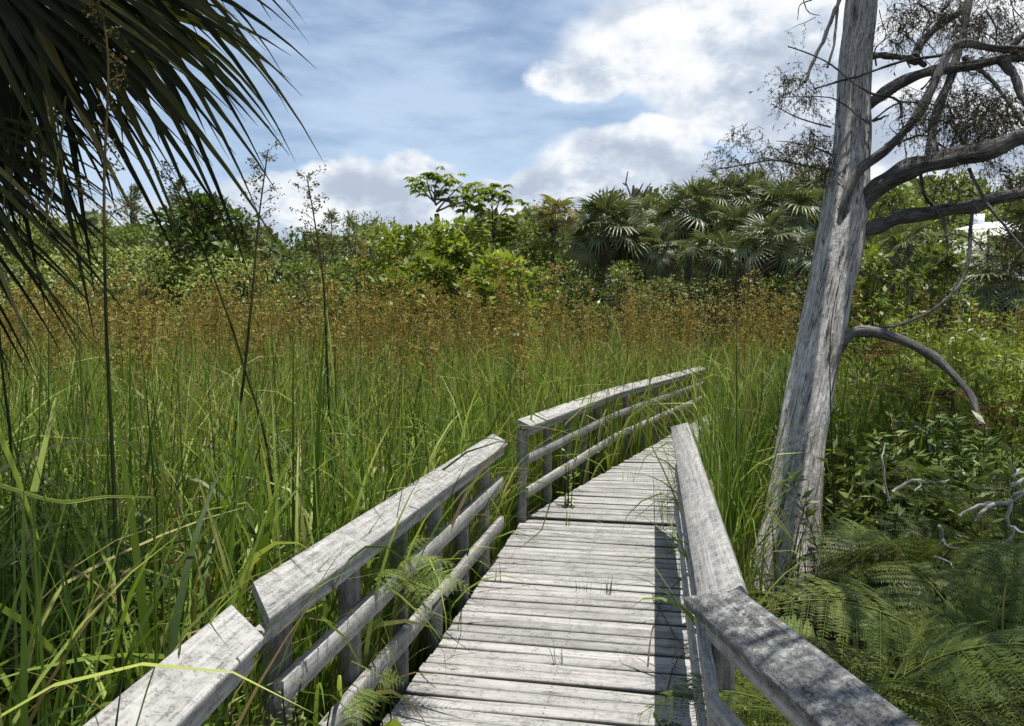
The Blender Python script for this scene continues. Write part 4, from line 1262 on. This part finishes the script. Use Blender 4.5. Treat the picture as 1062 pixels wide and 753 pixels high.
FM = [fern_mesh('fern', 1.0, 13, .92 + .1 * k, .44) for k in range(4)]
FL = [fern_mesh('fern_light', 1.0, 13, .95, .40), fern_mesh('fern_light', 1.0, 13, 1.15, .40)]
FD = [fern_mesh('fern_dead', 1.0, 12, 1.5, .22)]


def fern(label, foot, n, size, meshes=FM, az0=None, spread=PI, lift=0.0, name='fern', cat='fern', group='ferns under the grey tree', part='frond'):
    root = thing(name, label, cat, foot, 0, group)
    for k in range(n):
        o = bpy.data.objects.new(part, meshes[k % len(meshes)]); link(o, root)
        a = (k * 2.399 if az0 is None else az0 + spread * (((k + .5) / n) - .5) * 2) + rng.normal(0, .2)
        s = size * rng.uniform(.75, 1.12)
        o.location = (rng.normal(0, .05), rng.normal(0, .05), lift)
        o.rotation_euler = (rng.normal(0, .18), rng.normal(-.12, .22), a)
        o.scale = (s, s, s)
    return root

def fl(px, py, d): 
    p = at(px, py, d); return (p[0], p[1], 0.0)
def fern_at(label, px, py, d, n, size, meshes=FM, **kw):
    """crown of the fern shows near (px,py)"""
    p = at(px, py, d); size = size * 1.18; rise = .50 * size
    foot = (p[0], p[1], max(-.02, min(p[2] - rise, .60)))
    return fern(label, foot, n, size, meshes, **kw)

fern_at('big dark fern arching over the lichen crusted railing', 900, 655, 2.35, 9, .84)
fern_at('fern with broad arching fronds at the foot of the grey trunk', 918, 575, 3.9, 8, .85)
fern_at('fern in the lower right corner with lit fronds beside the twiggy litter', 1050, 725, 1.9, 6, .62)
fern_at('fern spreading at the right edge below the white dead twigs', 1040, 600, 2.7, 7, .9)
fern_at('shaded fern between the trunk and the white dead twigs', 965, 540, 3.9, 8, .85)
fern_at('pale lit fern beside the trunk base behind the railing', 862, 640, 3.2, 6, .40, FL)
fern_at('small pale sunlit fern amid the twiggy litter', 995, 640, 2.9, 6, .42, FL)
fern_at('dark fern at the bottom right corner close to the lens', 1105, 790, 1.7, 5, .62)
fern_at('upper fern at the right edge above the white dead twigs', 1075, 530, 4.2, 8, .95)
fern_at('fern under the drooping lower limb of the grey tree', 990, 490, 5.0, 7, .9)
fern_at('low fern between railing and trunk base', 822, 672, 2.6, 5, .32)
# fern pushing through the left railing
p = on(395, 640, ZD + .45)
fern('light green fern pushing through the left railing and drooping over the deck edge', (-1.18, 2.95, .72), 6, .56, FL, az0=R(-15), spread=R(60), group='ferns along the left railing')
fern('second light green fern lower on the left railing with tips over the planks', (-1.22, 2.62, .50), 4, .46, FL, az0=R(-5), spread=R(55), group='ferns along the left railing')
fern('feathery fern tips arching out of the sawgrass at left', (*at(95, 500, 3.1)[:2], .45), 6, .85, FL, group='ferns along the left railing')
fern('second feathery fern deeper in the sawgrass at left', (*at(250, 500, 3.6)[:2], .4), 5, .75, FL, group='ferns along the left railing')
fern('brown dead fern hanging beside the right side of the grey trunk', (*at(897, 360, 6.0)[:2], 1.55), 6, .75, FD, name='dead_fern', group='dead brown ferns by the tree')
fern('brown curled dead fern below the drooping grey limb', (*at(955, 410, 6.3)[:2], 1.2), 7, .85, FD, name='dead_fern', group='dead brown ferns by the tree')
fern('rusty dead fern at the tip of the drooping grey limb', (*at(1010, 430, 6.0)[:2], 1.1), 6, .7, FD, name='dead_fern', group='dead brown ferns by the tree')

# ------------------------------------------------------------------ leafy plants right of the tree
def leafy_plant(label, px, topy, d, nst, leaf, mat, name='leafy_shrub', spread=.45, aspect=.28, group='leafy plants right of the grey tree', z0=0.0, per=34, cat='shrub', h=None):
    top = at(px, topy, d); foot = np.array([top[0], top[1], z0]); H = (top[2] - z0) if h is None else h
    root = thing(name, label, cat, foot, 0, group)
    sb_, lb = MB(), MB()
    for k in range(nst):
        a = rng.uniform(0, 6.28); hh = H * rng.uniform(.6, 1.02); o = spread * rng.uniform(.15, 1)
        e = foot + [o * math.cos(a), o * math.sin(a), hh]
        s0_ = foot + [o * .35 * math.cos(a), o * .35 * math.sin(a), -.03]
        q = np.linspace(0, 1, 7)[:, None]
        Pth = s0_ + (e - s0_) * q + np.array([0, 0, 1]) * 0 + rng.normal(0, .012, (7, 3)) * q
        tube(sb_, Pth, np.linspace(.006, .0025, 7), 5, rng.random(), cap=False)
        f = rng.uniform(.25, 1, per); c = s0_ + (e - s0_) * f[:, None]
        la = np.arange(per) * 2.4 + rng.random()
        dv = np.stack([np.cos(la), np.sin(la), rng.uniform(-.1, .9, per)], -1)
        leaves(lb, c, dv, leaf * rng.uniform(.6, 1.2, per) * (1.15 - .4 * f), np.full(per, aspect), np.clip(rng.normal(.5, .2) + rng.normal(0, .12, per), 0, 1), .15, up=np.repeat([[0, 0, 1.]], per, 0))
    sb_.build('stem', MAT['stalk'], root); lb.build('foliage', MAT[mat], root)
    return root
LP = [('tall yellow green plant reaching up beside the trunk under the long limb', 925, 305, 8.6, 16, .14, 'leaf_bright'),
      ('tall pale green plant behind the thin curved vine', 975, 312, 9.2, 18, .14, 'leaf_bright'),
      ('tall yellow green plant at the right edge under the dark palmetto', 1065, 308, 8.8, 18, .15, 'leaf_bright'),
      ('sunlit green plant filling the gap below the vine', 1030, 352, 7.2, 16, .13, 'leaf_pale'),
      ('sunny yellow green leafy plant right of the curved thin vine', 1010, 330, 8.5, 14, .13, 'leaf_bright'),
      ('yellow green leafy plant below the thin curved vine', 950, 345, 8.0, 12, .12, 'leaf_bright'),
      ('pale green leafy plant at the right edge in the middle height', 1060, 345, 7.6, 14, .14, 'leaf_bright'),
      ('leafy plant behind the drooping limb close to the trunk', 915, 370, 7.2, 10, .12, 'leaf_mid'),
      ('dark lance leaved plant under the tip of the drooping limb', 1000, 420, 5.6, 12, .17, 'leaf_dark'),
      ('dark lance leaved plant behind the shaded fern', 930, 455, 5.4, 10, .16, 'leaf_dark'),
      ('dark glossy plant at the right edge above the dead twigs', 1055, 430, 5.2, 14, .17, 'leaf_dark'),
      ('lit sprig of yellow green leaves at the right edge', 1045, 440, 4.8, 8, .12, 'leaf_bright'),
      ('shaded green plant between trunk and drooping limb', 890, 430, 6.0, 10, .14, 'leaf_mid'),
      ('green leafy plant far right behind the lit sprig', 1085, 385, 6.4, 14, .15, 'leaf_mid'),
      ('broad bush of light leaves between vine and right edge', 985, 372, 7.0, 14, .13, 'leaf_bright'),
      ('shadowed low plant right of the trunk foot', 915, 500, 4.6, 9, .13, 'leaf_dark')]
for lab, px, ty, d, ns, lf, mt in LP:
    leafy_plant(lab, px, ty, d, int(ns * (1.7 if mt in ('leaf_bright', 'leaf_pale') else 1.1)), lf, mt, per=56, spread=.6)
leafy_plant('small olive bush with tiny leaves at the foot of the left railing', 318, 712, 2.05, 20, .03, 'leaf_olive', 'small_bush', .11, .45, 'small plants by the boardwalk', per=40)
leafy_plant('second small olive bush in the gap of the left railing', 255, 728, 1.95, 14, .032, 'leaf_mid', 'small_bush', .10, .45, 'small plants by the boardwalk', per=36)
leafy_plant('broad bright green leaves poking up at the deck edge below the left railing', 392, 715, 2.45, 3, .20, 'leaf_bright', 'broad_leaf_plant', .06, .35, 'small plants by the boardwalk', per=5, cat='plant')
leafy_plant('small dark leafy sprig at the bottom edge of the deck on the right', 705, 735, 2.85, 5, .055, 'leaf_dark', 'leafy_sprig', .09, .45, 'small plants by the boardwalk', z0=ZD - .02, per=10, cat='plant', h=.09)
leafy_plant('young weed growing between deck and far left railing', 612, 482, 8.2, 5, .10, 'leaf_mid', 'weed', .12, .35, 'small plants by the boardwalk', z0=.2, per=10, cat='plant', h=.4)
leafy_plant('bright weed sprouting behind the first bay of the far left railing', 588, 440, 6.5, 5, .09, 'leaf_bright', 'weed', .10, .35, 'small plants by the boardwalk', z0=.2, per=9, cat='plant', h=.75)

# ------------------------------------------------------------------ grass tufts on the deck
for lab, px, py, n, h in [
        ('small grass tuft sprouting from a deck joint in the middle of the walkway', 628, 617, 9, .12),
        ('three short blades sprouting left of the middle tuft', 606, 612, 4, .08),
        ('single grass sprout on the near deck planks', 577, 690, 3, .13),
        ('short grass tuft on the deck near the left post', 515, 603, 5, .14),
        ('dry tuft at the left deck edge under the rails', 470, 650, 8, .18),
        ('grass tuft on the planks beyond the joint', 590, 545, 5, .14),
        ('thin tuft on far planks near the bend', 655, 500, 6, .16),
        ('tall dark blades standing by the end of the right railing', 688, 545, 9, .62),
        ('second tall dark tuft growing through the deck at the right rail', 697, 575, 8, .55),
        ('dark tuft in the shadow strip below the right railing', 712, 615, 7, .28),
        ('grass tuft at the foot of the far left railing', 553, 528, 7, .3)]:
    p = on(px, py, ZD)
    p[2] = ZD - .01
    mb = MB()
    b = np.repeat(p[None], n, 0) + rng.normal(0, .02, (n, 3)) * [1.6, .5, 0]
    blades(mb, b, h * rng.uniform(.6, 1.25, n), rng.uniform(.004, .0075, n), rng.uniform(0, 6.28, n), np.abs(rng.normal(.1, .15, n)), np.abs(rng.normal(.3, .35, n)), np.clip(rng.normal(.35, .2, n), 0, 1), 6)
    tag(mb.build('grass_tuft', MAT['grass']), lab, 'grass', 'grass tufts on the deck')
# dry twigs lying on the deck
for lab, pp in [('thin crooked dry twig lying on the deck by the shadow edge', [(672, 690), (676, 655), (684, 632), (688, 605)]),
                ('long curved dry stem arching across the shadow strip on the deck', [(676, 618), (700, 660), (722, 680), (735, 688)]),
                ('short dry twig on the deck in front of the shadow strip', [(690, 725), (700, 690), (716, 672)])]:
    P = [on(*q, ZD + .012) for q in pp]
    P, rr = smooth_path(P, np.linspace(.004, .002, len(P)), 4); P[:, 2] += np.abs(rng.normal(0, .006, len(P)))
    mb = MB(); tube(mb, P, rr, 5, .4); tag(mb.build('dry_twig', MAT['bark']), lab, 'twig', 'twigs on the deck')

# long bent blades in the near left corner, individually visible
for lab, pts, d, w in [
        ('broad pale blade crossing at the far left edge', [(-5, 440), (12, 480), (30, 530), (40, 560)], 1.9, .020),
        ('long arching blade running to the right at far left', [(-10, 500), (60, 520), (110, 515), (160, 516)], 1.9, .012),
        ('upright pale broken blade at far left', [(35, 510), (48, 455), (58, 412)], 2.0, .022)]:
    P = np.array([at(px, py, d + .05 * i) for i, (px, py) in enumerate(pts)]); P, _ = smooth_path(P, np.ones(len(P)), 5)
    wv = np.linspace(w, w * .35, len(P))[:, None] * .5
    t_, _, _ = frames(P); sd = np.cross(t_, fwd); sd /= np.linalg.norm(sd, axis=1)[:, None]
    mid = P + fwd * .004
    v = np.stack([P - sd * wv, mid, P + sd * wv], 1).reshape(-1, 3)
    i = np.arange(len(P) - 1)[:, None] * 3; j = np.arange(2)[None]
    q = np.stack([i + j, i + j + 1, i + 4 + j, i + 3 + j], -1).reshape(-1, 4)
    # root the blade in the marsh with a long stem
    mb = MB(); mb.add(v, q, .83)
    foot = P[0] * 1; foot[2] = 0
    lowp = P[0] if P[0][2] < P[-1][2] else P[-1]
    tube(mb, np.linspace([lowp[0] - .02, lowp[1], 0], lowp, 5), np.full(5, .004), 5, .5, cap=False)
    tag(mb.build('sawgrass_blade', MAT['grass']), lab, 'grass', 'broad blades in the left corner')

# ------------------------------------------------------------------ dead branches and litter under the ferns
def fallen_branch(label, pts, d, r):
    root_p = at(*pts[0][0], d)
    o = thing('fallen_branch', label, 'branch', (root_p[0], root_p[1], 0), 0, 'dead branches under the ferns')
    mb = MB()
    for k, s in enumerate(pts):
        P = [at(px, py, d + rng.normal(0, .05)) for px, py in s]
        P, rr = smooth_path(P, np.linspace(r * (1 if k == 0 else .7), r * .35, len(P)), 4)
        tube(mb, P + rng.normal(0, .003, P.shape), rr, 7, rng.random(), .05)
    mb.build('stem', MAT['bark_pale'], o, smooth=True)
fallen_branch('forked bleached dead branch at the right edge above the ferns', [[(1075, 500), (1050, 518), (1030, 522), (1010, 525), (995, 537)], [(1050, 518), (1045, 540), (1050, 555), (1035, 570)], [(1030, 522), (1018, 532), (1012, 540)], [(1048, 545), (1060, 552), (1075, 560)], [(1050, 518), (1058, 510), (1075, 515)]], 3.6, .014)
fallen_branch('thin pale dead branch lying across the shaded grass right of the trunk', [[(925, 510), (945, 498), (965, 500), (985, 498)], [(945, 498), (955, 502), (948, 510)], [(922, 520), (915, 480), (918, 460)]], 4.3, .010)
fallen_branch('small pale dead twigs between two fern fronds', [[(975, 545), (978, 560), (985, 567), (1000, 572)], [(968, 577), (985, 583), (990, 590)], [(978, 560), (972, 568)]], 3.3, .007)
fallen_branch('short bleached stick at the right edge over the fork of dead branch', [[(1050, 502), (1075, 492)], [(1052, 494), (1058, 486)]], 3.7, .012)
lt = MB()
n = 900
c = np.stack([rng.normal(1.35, .45, n), rng.normal(2.25, .5, n), np.abs(rng.normal(.22, .16, n))], -1)
c = c[~on_walk(c[:, 0], c[:, 1], .1)]; n = len(c)
blades(lt, c, rng.uniform(.08, .30, n), rng.uniform(.004, .012, n), rng.uniform(0, 6.28, n), rng.uniform(.9, 1.7, n), rng.normal(0, .9, n), rng.uniform(.3, 1, n), 4)
MAT['litter'] = leaf_mat('litter', [(0, (.05, .04, .03)), (.5, (.19, .165, .13)), (1, (.42, .39, .35))], .1, .8, .1)
tag(lt.build('twig_litter', MAT['litter']), 'pale dry twigs and curled leaves under the ferns', 'litter', kind='stuff')

# undergrowth between ferns
ug = MB()
p, px, d = wedge(16000, 2.2, 9.5, 800, 1380)
x, y = p[:, 0], p[:, 1]
k = (~on_walk(x, y, .15)) & (x > .75) & (((x - TREE_BASE[0]) ** 2 + (y - TREE_BASE[1]) ** 2) > .3 ** 2) & ~((px < 862) & (d < 6.2)); p = p[k]; n = len(p)
p[:, 2] = rng.uniform(0, 1, n) ** 1.3 * np.where(p[:, 1] < 4.5, .55, 1.15)
dv = rng.normal(size=(n, 3)) * [1, 1, .6] + [0, 0, .3]
leaves(ug, p, dv, rng.uniform(.04, .13, n), np.full(n, .3), np.clip(rng.normal(.4, .2, n), 0, 1), .15)
tag(ug.build('undergrowth', MAT['leaf_mid']), 'tangled green undergrowth right of the tree', 'undergrowth', kind='stuff')

ub = MB()
p, px, d = wedge(26000, 6.3, 13.0, 862, 1420)
p = p[px > 845 + 6 * d]; n = len(p)
p[:, 2] = rng.uniform(.2, 1, n) ** .8 * (1.55 + .35 * np.sin(p[:, 0] * 2.3 + p[:, 1]) * np.sin(p[:, 1] * 1.9))
leaves(ub, p, rng.normal(size=(n, 3)) * [1, 1, .8] + [0, 0, .5], rng.uniform(.06, .16, n), np.full(n, .26), np.clip(rng.normal(.45, .22, n), 0, 1), .15)
tag(ub.build('undergrowth', MAT['leaf_bright']), 'sunlit yellow green undergrowth behind the drooping limb', 'undergrowth', kind='stuff')

# ------------------------------------------------------------------ white house far right
def house():
    d = 34
    c = at(1056, 245, d); gz = float(ground_z(c[0], c[1]))
    root = thing('white_house', 'white roofed house far right behind the trees', 'house', (c[0], c[1], gz), R(-14))
    z1 = at(1040, 241, d)[2] - gz; z2 = at(1040, 229, d)[2] - gz
    wm = plain_mat('white_render', (.75, .75, .74), .8, .05); rm = plain_mat('white_roof', (.82, .83, .84), .7, .06); gm = plain_mat('window_glass', (.05, .06, .07), .2, .1)
    hw, hd = 2.6, 2.0
    def box(mb, x0, x1, y0, y1, z0, z1_):
        v = [(x0, y0, z0), (x1, y0, z0), (x1, y1, z0), (x0, y1, z0), (x0, y0, z1_), (x1, y0, z1_), (x1, y1, z1_), (x0, y1, z1_)]
        mb.add(v, [[0, 3, 2, 1], [4, 5, 6, 7], [0, 1, 5, 4], [1, 2, 6, 5], [2, 3, 7, 6], [3, 0, 4, 7]])
    mb = MB(); box(mb, -hw, hw, -hd, hd, -.2, z1); mb.build('wall', wm, root, local=True)
    mb = MB(); e = .25; zb = z1 + .004
    v = [(-hw - e, -hd - e, zb), (hw + e, -hd - e, zb), (hw + e, hd + e, zb), (-hw - e, hd + e, zb), (-hw * .55, 0, z2), (hw * .55, 0, z2)]
    mb.add(v, [[0, 1, 5, 4], [2, 3, 4, 5]]); mb.add(v, [[1, 2, 5], [3, 0, 4]]); mb.add(v, [[3, 2, 1, 0]])
    rf = mb.build('roof', rm, root, local=True)
    mb = MB(); box(mb, -hw * .62 - .2, -hw * .62 + .2, -.5, -.1, z1 + .2, z2 + .35); ch = mb.build('chimney', rm, rf, local=True)
    for x in (-1.2, 0, 1.2):
        mb = MB(); box(mb, x - .3, x + .3, -hd - .03, -hd + .05, z1 - 1.3, z1 - .3); w = mb.build('window', gm, root, local=True)
        mb = MB(); box(mb, x - .36, x + .36, -hd - .05, -hd + .04, z1 - 1.38, z1 - 1.303); mb.build('sill', wm, w, local=True)
house()

# ------------------------------------------------------------------ sky and sun
SUN_LAT, SUN_FWD = .15, .045            # how far a shadow slides left / towards the viewer per metre of height
sd = nrm([SUN_LAT, SUN_FWD, 1.0])      # towards the sun
EL = math.asin(sd[2]); AZ = math.atan2(sd[0], sd[1])
sun_d = bpy.data.lights.new('sun', 'SUN'); sun_d.energy = 4.7; sun_d.angle = R(.5); sun_d.color = (1.0, .955, .88)
sun = bpy.data.objects.new('sun', sun_d); COL.objects.link(sun)
sun.rotation_euler = Vector(sd).to_track_quat('Z', 'Y').to_euler()

world = bpy.data.worlds.new('World'); sc.world = world
t = NT(world)
sky = t.n('ShaderNodeTexSky'); sky.sky_type = 'NISHITA'; sky.sun_disc = False
sky.sun_elevation = EL; sky.sun_rotation = AZ; sky.air_density = 1.0; sky.dust_density = .6; sky.ozone_density = 1.5
dirn = t.n('ShaderNodeTexCoord').outputs['Generated']
sep = t.n('ShaderNodeSeparateXYZ'); t.put(sep.inputs[0], dirn)
X_, Y_, Z_ = sep.outputs
az = t.math('ADD', t.math('ARCTAN2', X_, Y_), YAW)
el = t.math('ARCSINE', Z_)
cmb = t.n('ShaderNodeCombineXYZ'); t.put(cmb.inputs[0], az); t.put(cmb.inputs[1], t.math('MULTIPLY', el, 1.5))
v = cmb.outputs[0]
wob1 = t.math('SUBTRACT', t.noise(v, 7.0, 7, .62), .5)
cmb2 = t.n('ShaderNodeVectorMath', operation='ADD'); t.put(cmb2.inputs[0], v); cmb2.inputs[1].default_value = (7.3, 2.1, 4)
wob2 = t.math('SUBTRACT', t.noise(cmb2.outputs[0], 7.0, 7, .62), .5)
azw = t.math('ADD', az, t.math('MULTIPLY', wob1, .085)); elw = t.math('ADD', el, t.math('MULTIPLY', wob2, .062))
def P2A(px, py):
    r = nrm(ray(px, py)); return math.atan2(r[0], r[1]) + YAW, math.asin(r[2])
def blob(px, py, rx, ry):
    a, e = P2A(px, py)
    k1 = t.math('POWER', t.math('DIVIDE', t.math('SUBTRACT', azw, a), rx / F), 2.0)
    k2 = t.math('POWER', t.math('DIVIDE', t.math('SUBTRACT', elw, e), ry / F), 2.0)
    return t.math('SUBTRACT', 1.0, t.math('ADD', k1, k2))
blobs = [(710, 45, 135, 52), (605, 82, 62, 26), (790, 80, 110, 60), (645, 172, 95, 36), (570, 205, 60, 30), (745, 195, 90, 26), (690, 140, 40, 20), (380, 205, 85, 40), (300, 215, 70, 34),
         (440, 205, 60, 26), (430, 185, 44, 24), (340, 185, 36, 20), (500, 200, 30, 14), (900, 60, 120, 160), (1050, 100, 120, 100), (200, 240, 150, 30), (520, 225, 300, 26)]
cur = None
for b in blobs:
    f = blob(*b)
    cur = f if cur is None else t.math('MAXIMUM', cur, f)
mask = t.mapr(cur, -.16, .42, 0, 1, smooth=True)
# veil of thin high cloud in streaks
vs = t.n('ShaderNodeMapping'); t.put(vs.inputs['Vector'], v); vs.inputs['Rotation'].default_value = (0, 0, R(18)); vs.inputs['Scale'].default_value = (2.2, 5.2, 1)
veil_n = t.noise(vs.outputs[0], 1.7, 6, .55, .25)
veil = t.mapr(veil_n, .33, .62, .18, .90, smooth=True)
generic = t.mapr(t.noise(v, 2.6, 6, .6), .45, .65, 0, .8, smooth=True)
front = t.mapr(t.math('ABSOLUTE', az), .75, 1.1, 0, 1, smooth=True)     # clouds of their own outside the photographed part of the sky
mask = t.math('MAXIMUM', mask, t.math('MULTIPLY', front, generic))
# cloud shading: lit tops, blue-grey bodies
def vadd(x, y):
    nd = t.n('ShaderNodeVectorMath', operation='ADD'); t.put(nd.inputs[0], v); nd.inputs[1].default_value = (x, y, 0); return nd.outputs[0]
rel = t.math('SUBTRACT', t.noise(v, 8.0, 7, .58), t.noise(vadd(.012, .04), 8.0, 7, .58))
tex = t.noise(cmb2.outputs[0], 3.2, 6, .58)
sh = t.math('ADD', t.math('MULTIPLY', rel, 1.5), tex)
cloud_c = t.ramp(sh, [(.30, (4.0, 4.6, 5.6)), (.46, (5.2, 5.8, 6.7)), (.60, (7.2, 7.5, 7.9)), (.74, (8.2, 8.4, 8.6))])
rim = t.mapr(cur, .0, .8, 1, 0, smooth=True)
cloud_c = t.mix(t.math('MULTIPLY', rim, .45), cloud_c, (7.6, 7.9, 8.2, 1))
veil_c = (5.2, 6.4, 8.0, 1)
skyc = t.mix(t.math('MULTIPLY', veil, t.mapr(el, -.02, .9, 1.0, .35)), sky.outputs[0], veil_c)
fin = t.mix(mask, skyc, cloud_c)
bg = t.n('ShaderNodeBackground'); t.put(bg.inputs['Color'], fin); bg.inputs['Strength'].default_value = .088
wo = t.n('ShaderNodeOutputWorld'); t.put(wo.inputs['Surface'], bg)
world.cycles.sampling_method = 'MANUAL'; world.cycles.sample_map_resolution = 512

# ------------------------------------------------------------------ render settings
sc.render.engine = 'CYCLES'
cy = sc.cycles
cy.use_denoising = True
try:
    cy.denoiser = 'OPENIMAGEDENOISE'; cy.denoising_input_passes = 'RGB_ALBEDO_NORMAL'; cy.denoising_prefilter = 'ACCURATE'
except Exception: pass
cy.max_bounces = 6; cy.diffuse_bounces = 3; cy.glossy_bounces = 2; cy.transmission_bounces = 4; cy.transparent_max_bounces = 4
cy.sample_clamp_indirect = 5
vs_ = sc.view_settings
sc.display_settings.display_device = 'sRGB'
vs_.view_transform = 'Standard'; vs_.look = 'None'; vs_.exposure = 0.5; vs_.gamma = 1.0; vs_.use_curve_mapping = False
